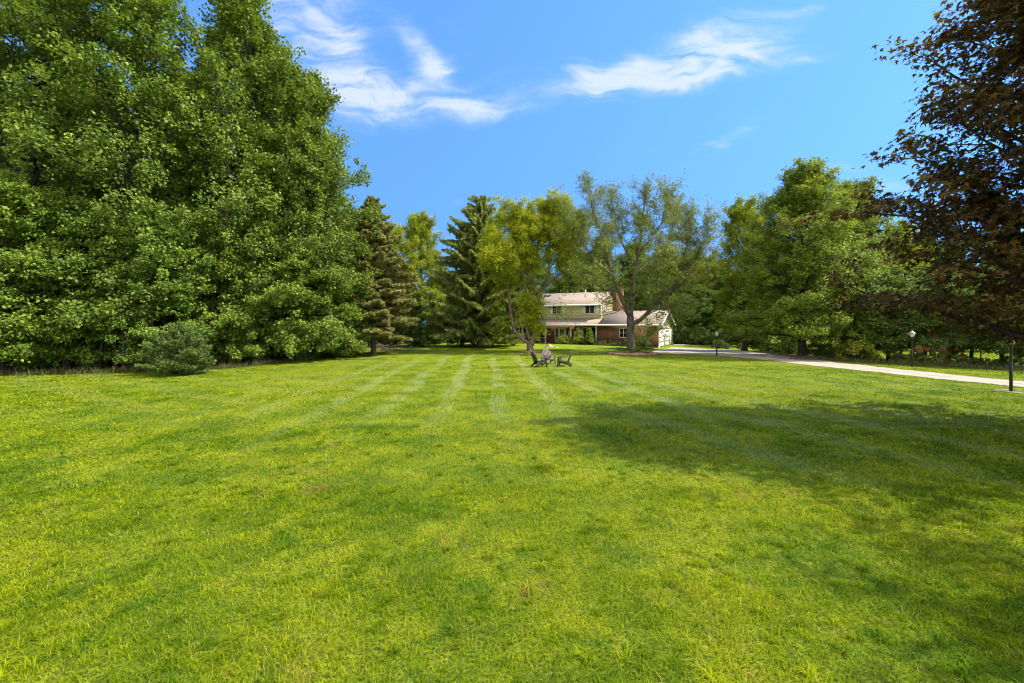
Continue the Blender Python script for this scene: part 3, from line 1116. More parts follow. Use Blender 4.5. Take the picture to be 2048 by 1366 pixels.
# brownish spruce
t_spruce = meshes(conifer(42, 12.7, .21, .15, 4.1, .34, 11, .24, 80, droop=(-14, 28), hang=.10, shape=.66, gap=.08, tip_up=.30, side=.34, ragged=.26), 'bark', 'needle_brown', 's')
x, y = G(747, 709.5)
plant(t_spruce, 'spruce_tree', 'olive brown spruce with a bare lower trunk right of the tall green row', 'tree', x, y, 1.0, 1.0, None, (1.12, 1.18, 1.05))

# big drooping spruce
t_norway = meshes(conifer(43, 16.4, .40, .12, 6.8, .42, 9, .26, 62, droop=(-20, 24), hang=.85, shape=.66, gap=.16, tip_up=.42, side=.26, ragged=.25), 'bark', 'needle_green', 'n')
x, y = G(962, 694)
plant(t_norway, 'spruce_tree', 'large dark green spruce with drooping boughs left of the house', 'tree', x, y, .3, 1.0)

# small dark many-stemmed tree under it
rng = np.random.default_rng(91)
x, y = G(981, 693.5)
root = thing('small_tree', 'small dark tree with several stems fanning from its base beside the large spruce', 'tree', (x, y, float(gz(x, y))))
wd, cr = Geo(), Geo()
cl = []
for k in range(6):
    a = k * 1.05 + .3
    p = path((math.cos(a) * .1, math.sin(a) * .1, -.1), (math.cos(a) * .42, math.sin(a) * .42, 1), 3.6, 6, rng, -.1, .06)
    wd.tube(p, np.linspace(.10, .03, 7), 6)
    for _ in range(8):
        cl.append(p[-1] + rng.normal(0, .8, 3) * np.array([1, 1, .5]))
foliage(cr, rng, np.array(cl), np.array([0, 0, 3.0]), 40, .5, .5, .14, hang=.2)
wd.build('trunk', M['bark_dark'], root, True); cr.build('crown', M['leaf_dark'], root)


# ------------------------------------------------------------------ the two front-yard trees, drawn limb by limb
def limb_tree(name, label, basepx, d, limbs, mat_w, mat_l, seed, n_twig, tw_len, n_leaf, rc, leaf, flat=.7, sub=3, hang=0.0, colour=(1.22, 1.25, 1), extra=None, twig_up=.25, squash=.88):
    """limbs: (points (px, py, depth offset), r0, r1, foliage start 0..1)"""
    rng = np.random.default_rng(seed)
    X0, Y0 = AX(basepx, d), d
    root = thing(name, label, 'tree', (X0, Y0, float(gz(X0, Y0))))
    wood, crown = Geo(), Geo()
    cl = []
    for (pp, r0, r1, fs) in limbs:
        raw = np.array([(AX(px, d + o) - X0, o, AZ(py if py > 600 else 600 - (600 - py) * squash, d + o)) for (px, py, o) in pp])
        pts = resample(raw, max(6, len(pp) * 3))
        sm = pts.copy()
        sm[1:-1] = (pts[:-2] + 2 * pts[1:-1] + pts[2:]) / 4
        n = len(sm)
        sm[1:-1] += rng.normal(0, .03, (n - 2, 3))
        wood.tube(sm, r0 + (r1 - r0) * np.linspace(0, 1, n) ** .8, 8)
        L = np.linalg.norm(np.diff(sm, axis=0), axis=1).sum()
        if fs >= 1:
            continue
        nt = max(3, int(n_twig * L * (1 - fs) / 5.0))
        for j in range(nt):
            u = fs + (1 - fs) * (j + rng.random()) / nt
            p, dd = at(sm, min(u, .99))
            q = unit(rng.normal(0, 1, (1, 3)))[0]
            d2 = dd * .75 + q * .8 + np.array([0, 0, twig_up])
            tl = tw_len * rng.uniform(.55, 1.3) * (1.2 - .4 * u)
            tp = path(p, d2 / np.linalg.norm(d2), tl, 4, rng, .05 - hang, .10)
            wood.tube(tp, np.linspace(max(.010, (r0 + (r1 - r0) * u) * .38), .006, 5), 4, cap=False)
            for _ in range(sub):
                u2 = rng.uniform(.3, 1)
                p2, d3 = at(tp, min(u2, .99))
                q = unit(rng.normal(0, 1, (1, 3)))[0]
                d4 = d3 * .6 + q * .9 + np.array([0, 0, -hang])
                t2 = path(p2, d4 / np.linalg.norm(d4), tl * rng.uniform(.25, .55), 3, rng, -hang, .1)
                wood.tube(t2, np.linspace(.010, .004, 4), 3, cap=False)
                cl.append(t2[-1]); cl.append(t2[1])
            cl.append(tp[-1])
    if extra:
        for (px, py, o, sx, sz, k) in extra:
            for _ in range(k):
                cl.append(np.array([AX(px, d + o) - X0 + rng.normal(0, sx), o + rng.normal(0, sx), AZ(py, d + o) + rng.normal(0, sz)]))
    cl = np.array(cl)
    foliage(crown, rng, cl, cl.mean(0), n_leaf, rc, flat, leaf, hang=0)
    wood.build('trunk', M[mat_w], root, True)
    c = crown.build('crown', M[mat_l], root)
    c.color = (*((1.02, 1.14, .95) if 'locust' in name else colour), 1)
    return root


limb_tree('shade_tree', 'yellow-green tree forking near the ground, one bare limb leaning left, before the porch', 1060, 40.3,
          [([(1060, 712, 0), (1061, 695, 0), (1063, 682, 0)], .36, .27, 1),
           ([(1060, 690, 0), (1050, 680, .1), (1034, 670, .2), (1027, 655, .3), (1023, 635, .3), (1018, 605, .3), (1016, 575, .3), (1010, 540, .4), (1004, 500, .5)], .17, .04, .62),
           ([(1062, 684, 0), (1055, 668, -.2), (1053, 650, -.2), (1058, 620, -.2), (1052, 580, -.4), (1045, 530, -.8), (1030, 470, -1), (1022, 420, -1.2)], .15, .04, .55),
           ([(1064, 684, 0), (1070, 668, .1), (1074, 648, .2), (1076, 620, .2), (1078, 596, .3), (1090, 570, .3), (1098, 530, .4), (1100, 480, .5), (1098, 430, .6), (1094, 395, .6)], .22, .045, .58),
           ([(1078, 596, .3), (1066, 560, 0), (1062, 510, -.3), (1064, 450, -.6), (1060, 405, -.8)], .13, .03, .3),
           ([(1062, 510, -.3), (1040, 465, -.8), (1028, 425, -1.2), (1024, 405, -1.4)], .08, .02, .2),
           ([(1090, 570, .3), (1115, 545, -.4), (1138, 510, -.8), (1152, 470, -1.0), (1158, 440, -1)], .12, .03, .25),
           ([(1098, 530, .4), (1125, 490, 1.0), (1140, 450, 1.4), (1135, 415, 1.6)], .09, .03, .2),
           ([(1078, 600, .3), (1052, 560, 1.0), (1015, 520, 1.5), (990, 490, 1.8), (975, 470, 2)], .10, .02, .3),
           ([(1066, 560, 0), (1030, 530, -1.2), (1000, 510, -2.0), (985, 505, -2.4)], .08, .02, .3),
           ([(1100, 480, .5), (1112, 440, 0), (1118, 400, -.4), (1115, 385, -.5)], .06, .02, .2),
           ([(1078, 597, .3), (1088, 592, .1), (1102, 589, 0)], .10, .07, 1),
           ([(1068, 680, 0), (1073, 672, -.1), (1075, 668, -.15)], .08, .05, 1)],
          'bark_warm', 'leaf_yellow', 301, 34, 1.8, 32, .46, .14, .8, 5, .05,
          extra=[(1066, 628, -.5, .42, .75, 130), (1058, 600, -.5, .42, .5, 60), (1078, 655, -.3, .25, .35, 24), (1000, 640, 1.5, .5, 1.0, 20), (1066, 500, 0, 1.9, 1.4, 100), (1075, 450, 0, 1.3, .9, 50), (1130, 540, 0, .9, 1.0, 60), (1005, 560, .5, .7, 1.0, 50)])

limb_tree('locust_tree', 'sparse airy tree with wide forking limbs rising from the large mulch bed before the garage', 1262, 39.0,
          [([(1262, 714, 0), (1262, 702, 0), (1261, 680, 0), (1261, 655, 0), (1261, 632, 0)], .40, .29, 1),
           ([(1261, 635, 0), (1250, 612, -.2), (1238, 580, -.5), (1226, 545, -.8), (1216, 505, -1.2), (1208, 470, -1.4), (1196, 430, -1.6), (1184, 390, -1.8), (1180, 350, -2)], .21, .035, .42),
           ([(1261, 634, 0), (1264, 600, .1), (1265, 565, .2), (1271, 530, .3), (1278, 490, .4), (1282, 450, .4), (1286, 405, .4), (1290, 360, .4)], .24, .03, .45),
           ([(1263, 650, 0), (1283, 638, -.4), (1302, 615, -.8), (1325, 592, -1.2), (1348, 572, -1.6), (1362, 540, -1.8), (1368, 500, -2), (1378, 450, -2), (1384, 405, -2.2)], .20, .03, .4),
           ([(1348, 572, -1.6), (1372, 540, -2), (1395, 500, -2.2), (1410, 460, -2.4), (1414, 430, -2.4)], .08, .02, .3),
           ([(1271, 530, .3), (1252, 490, .8), (1238, 450, 1.2), (1228, 410, 1.4), (1222, 370, 1.6)], .10, .02, .3),
           ([(1278, 490, .4), (1305, 455, 1.0), (1325, 420, 1.4), (1335, 380, 1.6), (1336, 355, 1.6)], .10, .02, .25),
           ([(1271, 540, .3), (1300, 510, 1.4), (1328, 480, 2.2), (1345, 440, 2.6), (1352, 400, 2.8)], .10, .02, .25),
           ([(1226, 545, -.8), (1195, 515, -1.8), (1170, 480, -2.4), (1152, 440, -2.6), (1146, 400, -2.8)], .09, .02, .3),
           ([(1238, 580, -.5), (1215, 570, -1.8), (1185, 560, -2.6), (1165, 545, -3)], .06, .015, .5),
           ([(1265, 600, .1), (1230, 625, -2), (1195, 632, -2.8), (1170, 640, -3.2), (1150, 648, -3.4)], .05, .010, .95),
           ([(1264, 590, .1), (1290, 560, -2), (1315, 530, -3), (1330, 500, -3.6)], .08, .015, .3),
           ([(1283, 638, -.4), (1310, 620, -2.2), (1340, 612, -3), (1366, 618, -3.4)], .06, .015, .25),
           ([(1302, 615, -.8), (1330, 590, .6), (1370, 565, 1.4), (1400, 545, 1.8), (1420, 520, 2)], .07, .015, .3),
           ([(1262, 640, 0), (1235, 600, 1.2), (1210, 570, 2), (1190, 540, 2.4)], .08, .015, .3)],
          'bark', 'leaf_sparse', 302, 30, 2.0, 13, .42, .13, .8, 6, -.06,
          extra=[(1285, 660, -1.2, .6, .40, 26), (1300, 662, -1.6, .5, .45, 34), (1312, 652, -2.2, .7, .5, 44), (1330, 632, -2.4, .5, .4, 14), (1225, 585, -1, .9, .7, 30), (1262, 570, 0, 1.8, 1.1, 110), (1320, 590, 0, 1.3, .9, 60), (1290, 470, 0, 2.2, 1.8, 110), (1205, 490, 0, 1.2, 1.2, 60), (1370, 470, -1, .9, 1.5, 60)])

# ------------------------------------------------------------------ right-hand trees
t_silver = meshes(deciduous(51, 14.6, .30, .10, 5.2, P_full, 76, 12, 48, .46, .165, .85, droop=.15, el=(-4, 74), inner=.2, fill=8), 'bark_dark', 'leaf_green', 'r')
x, y = G(1605, 714.8)
RT = 'trees beyond the driveway'
plant(t_silver, 'maple_tree', 'large full maple with a dark trunk just beyond the gravel driveway', 'tree', x, y, .7, (.98, .98, .86), RT, (1.38, 1.28, .95))
t_loose = meshes(deciduous(52, 13.5, .22, .10, 4.4, P_vase, 54, 11, 34, .45, .165, .85, droop=.0, el=(2, 68), inner=.25, fill=6), 'bark_dark', 'leaf_yellow', 'l')
plant(t_loose, 'locust_tree', 'looser yellow-green tree left of the large maple beyond the driveway', 'tree', AX(1490, 44), 44, .2, .98, RT, (.95, 1.0, 1))
plant(t_small, 'maple_tree', 'short dark leafy tree behind the farthest lamp post at the drive bend', 'tree', AX(1505, 54), 54, .2, .9, RT, (.8, .9, .9))
plant(t_silver, 'maple_tree', 'leafy tree with a pointed top behind the right side of the large maple', 'tree', AX(1700, 41), 41, 2.5, .93, RT, (1.3, 1.25, .95))
plant(t_loose, 'locust_tree', 'pale green loose tree showing above the dark thicket on the right', 'tree', AX(1790, 46), 46, 3.5, .86, RT, (1.0, 1.1, .9))
for (px, d, ms, s, rz, c) in [(1905, 45, t_broad, .55, .3, (1.25, 1.2, .9)), (2010, 42, t_silver, .66, 1.3, (1.25, 1.2, .9)), (2110, 40, t_broad, .6, 2.2, (1.25, 1.2, .9)), (1840, 52, t_silver, .8, 4.4, (1.25, 1.2, .9))]:
    plant(ms, 'maple_tree', 'tall green tree rising behind the dark thicket on the right', 'tree', AX(px, d), d, rz, s, RT, c)
TH = 'low dark trees of the thicket beyond the driveway'
t_thick = meshes(deciduous(53, 5.4, .11, .22, 2.4, P_round, 28, 8, 80, .42, .15, .7, droop=.4, el=(-6, 55), inner=.2), 'bark_dark', 'leaf_dark', 't')
for i, (px, py, s) in enumerate([(1745, 721, 1.0), (1783, 722, 1.05), (1810, 723, .95), (1857, 726, 1.0), (1906, 729, 1.05), (1955, 730, .95), (2015, 734, .95), (2075, 738, 1.0)]):
    x, y = G(px, py)
    plant(t_thick, 'thicket_tree', 'low dark leafy tree of the thicket beyond the driveway', 'tree', x + .3, y + .6, i * 1.9, s, TH, (1.2, 1.25, 1.1))
# bright sumac-like bush at the foot of the large maple
t_bright = meshes(shrub(35, 1.3, 1.5, 60, .34, 30, .17), 'bark_dark', 'leaf_bright', 's')
x, y = G(1712, 723)
plant(t_bright, 'bush', 'bright yellow-green bush at the right foot of the large maple', 'bush', x, y, 0, .95, None, (1, 1, 1), crown_name='foliage')
x, y = G(1560, 704)
plant(t_bright, 'bush', 'small bright bush under the left boughs of the large maple', 'bush', x + .6, y, 1, .6, None, (.75, .8, 1), crown_name='foliage')
for i in range(26):
    px = 1440 + i * 26 + rng0.uniform(-8, 8)
    py = np.interp(px, [1440, 1486, 1541, 1600, 1700, 2048], [694, 697.5, 703, 711.5, 723.5, 739])
    x, y = G(px, py)
    k = rng0.uniform(.25, .5) if px > 1760 else rng0.uniform(.4, .8)
    plant(t_shrub, 'understory_shrub', 'dark low shrub along the shaded edge beyond the driveway', 'shrub', x + .5, y + rng0.uniform(.9, 2.2), i, k, 'low shrubs beyond the driveway', (.9, .95, .9), crown_name='foliage')


# weeds along the shaded edges
def weeds(name, line, n, spread, h, seed, label):
    rng = np.random.default_rng(seed)
    L = resample(np.array(line, float), 400)
    i = rng.integers(0, 400, n)
    p = L[i] + rng.normal(0, spread, (n, 2))
    z = gz(p[:, 0], p[:, 1])
    hh = rng.uniform(.3, 1.2, n) * h * (.45 + 1.0 * (.5 + .5 * np.sin(i * .33 + 2 * np.sin(i * .11))))
    az = rng.uniform(0, 6.28, n)
    d = np.stack([np.cos(az), np.sin(az), np.zeros(n)], 1)
    ax = np.array([0, 0, 1.0]) + d * rng.uniform(.1, .7, (n, 1))
    c = np.stack([p[:, 0], p[:, 1], z + hh * .45], 1)
    g = Geo()
    g.leaves(c, ax, np.stack([-np.sin(az), np.cos(az), np.zeros(n)], 1), hh, rng.uniform(.02, .05, n), .1, rng.random(n))
    o = g.build(name, M['weed'])
    o['kind'] = 'stuff'; o['label'] = label; o['category'] = 'weeds'


weeds('tall_weeds', [(20.4, 32.0), (22.3, 30.0), (27.2, 25.0), (33, 21)], 6500, .55, .24, 1, 'rough tall weeds along the shaded edge beyond the driveway')
weeds('tall_weeds', [(-40, 17.5), (-24.6, 22.3), (-20.5, 23.3), (-16.2, 25.8), (-14.4, 30.3), (-14.8, 36), (-14.8, 44)], 9000, .35, .30, 2, 'rough weeds and seedlings at the foot of the tall left trees')

# ------------------------------------------------------------------ far trees behind the house and lawn
FAR = 'background trees closing the view'
far_list = []
for (px, d, ms, s, c) in [
        (700, 52, t_broad, .80, (.9, .95, .9)), (790, 54, t_loose, .95, (1.0, 1.05, 1)), (842, 58, t_loose, 1.10, (.95, 1.02, 1)), (880, 64, t_broad, .58, (1.1, 1.12, .9)),
        (930, 70, t_broad, .60, (1.0, 1.05, .9)), (990, 74, t_silver, .80, (1.0, 1.0, 1)), (1060, 76, t_silver, .95, (.9, .95, .9)), (1140, 78, t_silver, .98, (.8, .9, .9)),
        (1200, 74, t_silver, .98, (.8, .85, .85)), (1270, 76, t_silver, .98, (1.0, 1.05, .9)), (1330, 72, t_silver, .88, (1.15, 1.12, .9)), (1385, 68, t_silver, .82, (1.15, 1.15, .9)),
        (1440, 66, t_silver, .72, (1.1, 1.1, .9)), (1520, 62, t_silver, .9, (.9, .95, .9)), (1600, 60, t_silver, .8, (.9, .95, .9)), (1400, 60.5, t_small, .80, (.75, .88, .85)),
        (1372, 62, t_small, .70, (.75, .88, .85)), (1435, 60, t_small, .75, (.8, .9, .85)), (820, 50, t_small, .62, (.7, .8, .8)), (760, 49, t_small, .70, (.7, .8, .8)),
        (880, 58, t_small, .6, (.7, .8, .75)), (935, 62, t_small, .5, (.75, .85, .8)), (1000, 66, t_small, .6, (.7, .8, .8)), (1660, 58, t_silver, .75, (.95, 1, .9))]:
    i = len(far_list)
    far_list.append((px, d, ms, s, c))
    plant(ms, 'background_tree', 'green tree in the wooded background behind the lawn and house', 'tree', AX(px, d), d, i * 1.7, s, FAR, c)
# conifers peeping over the roof
t_farp = meshes(conifer(44, 12.5, .2, .1, 2.6, .6, 6, .3, 22, droop=(-8, 28), hang=.2, shape=.7), 'bark_dark', 'needle_green', 'p')
for i, (px, d) in enumerate([(1160, 70), (1178, 72), (1215, 71)]):
    plant(t_farp, 'pine_tree', 'dark conifer showing just above the house roof', 'tree', AX(px, d), d, i, .92, 'conifers above the roof', (.8, .85, .8))
for i, px in enumerate(range(-160, 2260, 75)):
    d = 92 + 9 * math.sin(i * 2.3)
    plant((t_silver, t_broad, t_maple)[i % 3], 'background_tree', 'distant tree of the far wood line behind the property', 'tree', AX(px, d), d, i * 2.1, (.85, .66, .5)[i % 3] * (1 + .12 * math.sin(i * 5.1)), 'far wood line', (.85, .92, .85))
for i, px in enumerate(range(610, 1100, 26)):
    d = 54 + 8 * math.sin(i * 1.9) + (px - 600) * .012
    plant(t_shrub2, 'understory_shrub', 'dark shrub at the back edge of the lawn left of the house', 'shrub', AX(px, d), d, i * 1.3, rng0.uniform(.8, 1.3), 'shrubs at the back of the lawn', (.8, .9, .8), crown_name='foliage')
for i, px in enumerate(range(1352, 1500, 18)):
    d = 61 - (px - 1352) * .05
    plant(t_shrub2, 'understory_shrub', 'dark shrub at the end of the driveway right of the garage', 'shrub', AX(px, d), d, i * 1.3, rng0.uniform(.7, 1.2), 'shrubs right of the garage', (.9, 1.0, .9), crown_name='foliage')

# ------------------------------------------------------------------ copper maple at the right and the trees that shade the foreground
t_copper = meshes(deciduous(71, 10.1, .22, .15, 5.4, lambda t: (.90 + .12 * t if t < .5 else max(.15, .96 - .9 * (t - .5) ** 1.3)), 116, 11, 24, .48, .175, .42, star=True, hang=.18,
                            droop=.10, el=(17, 62), inner=.25, up=1.5, twlen=.32, fill=5), 'bark_dark', 'leaf_copper', 'c')
plant(t_copper, 'copper_maple', 'dark copper-leaved maple hanging into the picture from the right', 'tree', 13.0, 9.2, .35, 1.0)
plant(t_copper, 'copper_maple', 'second copper-leaved maple beside the camera whose shade falls on the near lawn', 'tree', 14.4, -0.2, 2.6, 1.0)


# ------------------------------------------------------------------ house
HX, HY = 16.6, 51.5
HZ = -0.20
house = thing('house', 'two-storey cream and brick house with a tan roof and attached garage behind the lawn', 'house', (HX, HY, HZ), R(-30))


def hpart(g, name, mat, parent=None, smooth=False):
    return g.build(name, M[mat], parent or house, smooth)


def clap_front(g, x0, x1, z0, z1, y, bh=.20):
    z = z0
    while z < z1 - .01:
        t = min(z + bh, z1)
        v = [(x0, y - .022, z), (x1, y - .022, z), (x1, y, t), (x0, y, t), (x0, y, z), (x1, y, z)]
        g.add(v, [(0, 1, 2, 3), (4, 5, 1, 0)])
        z = t


LW = -19.6          # left end
GW = 7.0            # garage depth
EZ = 2.62           # lower eave
SL = .42
# brick walls
g = Geo()
g.box(-7.3, 0, 0, .22, -.1, EZ - .06)                       # garage front
g.box(-7.3, -7.08, .22, 1.5, -.1, EZ - .06)                 # return to the porch
g.box(LW, -7.3, 1.5, 1.72, -.1, EZ - .02)                   # porch wall
g.box(LW, LW + .22, 1.72, 8.6, -.1, EZ - .02)               # left end
g.box(LW + .22, -7.3, 8.38, 8.6, -.1, EZ - .02)             # back
g.box(-7.3, -.22, GW - .22, GW, -.1, EZ - .06)              # garage back
hpart(g, 'brick_wall', 'brick')
g = Geo(); g.box(LW, -7.3, -.05, 1.5, -.08, .16); g.box(-14.0, -10.9, -.42, -.05, -.08, .07)
hpart(g, 'porch_floor', 'concrete')
# upper storey
UY, UB, UZ0, UZ1 = 1.3, 8.7, EZ + .52, 5.28
g = Geo()
clap_front(g, LW - .05, -7.25, UZ0, UZ1, UY)
RZ = UZ1 + (UB - UY) / 2 * SL
mid = (UY + UB) / 2
for (xx, sgn) in ((-7.25, 1), (LW - .05, -1)):
    z = UZ0 - .6
    while z < RZ - .02:
        t = min(z + .2, RZ)
        def hw(q):
            return (UB - UY) / 2 if q <= UZ1 else max(0.0, (RZ - q) / SL)
        a, b = hw(z), hw(t)
        v = [(xx + .022 * sgn, mid - a, z), (xx + .022 * sgn, mid + a, z), (xx, mid + b, t), (xx, mid - b, t), (xx, mid - a, z), (xx, mid + a, z)]
        g.add(v, [(0, 1, 2, 3), (4, 5, 1, 0)])
        z = t
g.box(LW - .03, -7.28, UB - .1, UB, EZ, UZ1)
hpart(g, 'siding_wall', 'siding')
g = Geo()
g.box(-7.3, -7.19, UY - .06, UY + .05, EZ + .3, UZ1)
g.box(LW - .12, LW - .01, UY - .06, UY + .05, EZ + .3, UZ1)
hpart(g, 'corner_board', 'cream_trim')


def roof_slab(g, x0, x1, ya, za, yb, zb, th=.10):
    v = [(x0, ya, za), (x1, ya, za), (x1, yb, zb), (x0, yb, zb), (x0, ya, za - th), (x1, ya, za - th), (x1, yb, zb - th), (x0, yb, zb - th)]
    g.add(v, [(0, 1, 2, 3), (7, 6, 5, 4), (0, 4, 5, 1), (1, 5, 6, 2), (2, 6, 7, 3), (3, 7, 4, 0)])


OV = .45
g = Geo()
roof_slab(g, LW - .35, -6.95, UY - OV, UZ1 - OV * SL + .10, mid, RZ + .12)
roof_slab(g, LW - .35, -6.95, UB + OV, UZ1 - OV * SL + .10, mid, RZ + .12)
up = hpart(g, 'main_roof', 'shingle')
g = Geo()
g.box(-7.22, -6.30, 6.3, 7.9, 2.6, RZ + .55)
g.box(-7.27, -6.25, 6.25, 7.95, RZ + .55, RZ + .68)
hpart(g, 'chimney', 'chimney')
# garage and porch roof
gm = GW / 2
GZ = EZ + (gm + .45) * SL
g = Geo()
roof_slab(g, -7.02, .45, -.45, EZ + .06, gm, GZ + .06)
roof_slab(g, -7.02, .45, GW + .55, EZ + .06 - .04, gm, GZ + .06)
hpart(g, 'garage_roof', 'shingle')
g = Geo()
roof_slab(g, LW - .3, -7.03, -.45, EZ + .055, UY - .002, EZ + .055 + (UY + .45) * SL)
hpart(g, 'porch_roof', 'shingle')
# fascia, soffit, gutters
g = Geo()
g.box(LW - .3, .45, -.50, -.452, EZ - .16, EZ + .05)
g.box(LW - .35, -6.95, UY - OV - .05, UY - OV - .002, UZ1 - OV * SL - .10, UZ1 - OV * SL + .09)
g.box(LW - .3, -7.31, -.448, 1.49, EZ - .055, EZ - .045)
hpart(g, 'fascia', 'trim')
g = Geo()
g.tube([(-.05, -.46, EZ - .1), (.07, -.1, EZ - .35), (.07, -.06, .2), (.07, -.5, .06), (.4, -1.4, .05)], .045, 6)
g.tube([(.2, GW + .5, EZ - .1), (.1, GW + .05, EZ - .4), (.1, GW + .05, .2), (.5, GW + .3, .06), (2.2, GW + .4, .05)], .045, 6)
hpart(g, 'downspout', 'trim')
# garage gable end
g = Geo()
z = 2.40
while z < GZ - .12:
    t = min(z + .2, GZ - .1)
    a = min(gm, max(0, (GZ - .1 - z) / SL)); b = min(gm, max(0, (GZ - .1 - t) / SL))
    g.add([(.022, gm - a, z), (.022, gm + a, z), (0, gm + b, t), (0, gm - b, t), (0, gm - a, z), (0, gm + a, z)], [(0, 1, 2, 3), (4, 5, 1, 0)])
    z = t
hpart(g, 'garage_gable', 'cream_trim')
g = Geo()
g.box(-.22, .02, .23, .70, -.1, 2.40)
g.box(-.22, .02, 3.12, 3.62, -.1, 2.40)
g.box(-.22, .02, 6.05, GW, -.1, 2.40)
g.box(-.22, .02, .70, 3.12, 2.16, 2.40)
g.box(-.22, .02, 3.62, 6.05, 2.16, 2.40)
g.box(-.06, .035, -.03, .23, -.1, EZ - .1)
hpart(g, 'door_surround', 'cream_trim')
g = Geo()
for (ya, za, yb, zb) in ((-.52, EZ - .02, gm, GZ), (GW + .62, EZ - .06, gm, GZ)):
    v = [(.44, ya, za - .16), (.52, ya, za - .16), (.52, yb, zb - .12), (.44, yb, zb - .12), (.44, ya, za + .06), (.52, ya, za + .06), (.52, yb, zb + .08), (.44, yb, zb + .08)]
    g.add(v, [(0, 1, 2, 3), (4, 7, 6, 5), (0, 4, 5, 1), (2, 6, 7, 3), (1, 5, 6, 2), (0, 3, 7, 4)])
hpart(g, 'rake_board', 'trim')
for (ya, yb) in ((.72, 3.10), (3.64, 6.03)):
    g = Geo()
    g.box(-.14, -.06, ya, yb, 0.02, 2.155)
    for r in range(4):
        for c in range(4):
            w = (yb - ya) / 4
            g.box(-.06, -.045, ya + c * w + .07, ya + (c + 1) * w - .07, .08 + r * .53, .08 + r * .53 + .40)
    hpart(g, 'garage_door', 'door_white')


def window(xc, w, z0, z1, y, mull=1, mat='trim', cross=False):
    x0, x1 = xc - w / 2, xc + w / 2
    f = .07
    g = Geo()
    yo, yi = y - .07, y + .05
    g.box(x0 - f, x0, yo, yi, z0 - f, z1 + f); g.box(x1, x1 + f, yo, yi, z0 - f, z1 + f)
    g.box(x0, x1, yo, yi, z1, z1 + f); g.box(x0 - .001, x1 + .001, yo - .04, yi, z0 - f, z0)
    for k in range(mull):
        xm = x0 + w * (k + 1) / (mull + 1)
        g.box(xm - .03, xm + .03, yo + .01, yi, z0, z1)
    if cross:
        g.box(x0, x1, yo + .015, yi, (z0 + z1) / 2 - .02, (z0 + z1) / 2 + .02)
    o = hpart(g, 'window', mat)
    p = Geo(); p.box(x0, x1, y - .03, y - .026, z0, z1)
    p.build('pane', M['glass'], o)
    return o


def shutter(x0, x1, z0, z1, y):
    g = Geo()
    g.box(x0, x1, y - .055, y - .024, z0, z1)
    for (za, zb) in ((z0 + .07, (z0 + z1) / 2 - .04), ((z0 + z1) / 2 + .04, z1 - .07)):
        k = int((zb - za) / .06)
        for i in range(k):
            zz_ = za + (i + .5) * (zb - za) / k
            g.box(x0 + .06, x1 - .06, y - .068, y - .055, zz_ - .014, zz_ + .014)
    hpart(g, 'shutter', 'trim')


for xc in (-8.65, -13.15, -16.35, -18.6):
    window(xc, 1.12, 4.06, 5.0, UY - .025)
    if xc != -18.6:
        shutter(xc - .56 - .58, xc - .56 - .08, 3.98, 5.07, UY)
        shutter(xc + .56 + .08, xc + .56 + .58, 3.98, 5.07, UY)
window(-8.85, 1.75, .95, 2.2, 1.5, 2)
window(-15.7, 1.6, .95, 2.2, 1.5, 1)
window(-18.3, 1.0, .95, 2.2, 1.5, 1)
window(-4.0, .9, 1.15, 2.15, 0, 1, cross=True)
# gable window (faces right)
g = Geo()
g.box(-7.24, -7.15, 2.0, 2.08, 4.0, 5.1); g.box(-7.24, -7.15, 2.62, 2.70, 4.0, 5.1); g.box(-7.24, -7.15, 2.08, 2.62, 5.02, 5.1); g.box(-7.24, -7.15, 2.08, 2.62, 4.0, 4.08); g.box(-7.24, -7.17, 2.08, 2.62, 4.52, 4.57)
wo = hpart(g, 'window', 'trim')
p = Geo(); p.box(-7.21, -7.205, 2.08, 2.62, 4.08, 5.02); p.build('pane', M['glass'], wo)
# porch posts
for xp in (-7.42, -10.75, -14.25, -17.6):
    g = Geo()
    g.box(xp - .08, xp + .08, .02, .18, .16, EZ - .07)
    g.box(xp - .11, xp + .11, -.01, .21, .16, .30)
    g.box(xp - .11, xp + .11, -.01, .21, EZ - .19, EZ - .066)
    hpart(g, 'porch_post', 'trim')
# front door unit
g = Geo()
dx0, dx1 = -13.55, -11.5
y = 1.5
g.box(dx0, dx0 + .10, y - .09, y, .16, 2.32); g.box(dx1 - .10, dx1, y - .09, y, .16, 2.32); g.box(dx0 + .1, dx1 - .1, y - .09, y, 2.22, 2.32)
g.box(dx0 + .50, dx0 + .60, y - .09, y, .16, 2.22); g.box(dx1 - .60, dx1 - .50, y - .09, y, .16, 2.22)
for a in (dx0 + .10, dx1 - .50):
    g.box(a, a + .40, y - .05, y, .16, .75); g.box(a, a + .07, y - .05, y, .75, 2.22); g.box(a + .33, a + .40, y - .05, y, .75, 2.22); g.box(a + .07, a + .33, y - .05, y, 2.14, 2.22)
df = hpart(g, 'door_frame', 'trim')
for a in (dx0 + .17, dx1 - .43):
    p = Geo()
    p.box(a, a + .26, y - .03, y - .025, .75, 2.14)
    p.build('sidelight_pane', M['glass'], df)
g = Geo()
a, b = dx0 + .60, dx1 - .60
g.box(a, b, y - .06, y, .17, 1.0); g.box(a, a + .14, y - .06, y, 1.0, 2.22); g.box(b - .14, b, y - .06, y, 1.0, 2.22); g.box(a + .14, b - .14, y - .06, y, 2.06, 2.22)
for k in (1, 2):
    xm = a + .14 + (b - a - .28) * k / 3
    g.box(xm - .012, xm + .012, y - .055, y, 1.0, 2.06)
g.box(a + .14, b - .14, y - .054, y, 1.5, 1.53)
g.box(a + .12, a + .40, y - .075, y - .06, .28, .9); g.box(b - .40, b - .12, y - .075, y - .06, .28, .9)
dr = hpart(g, 'front_door', 'door_white')
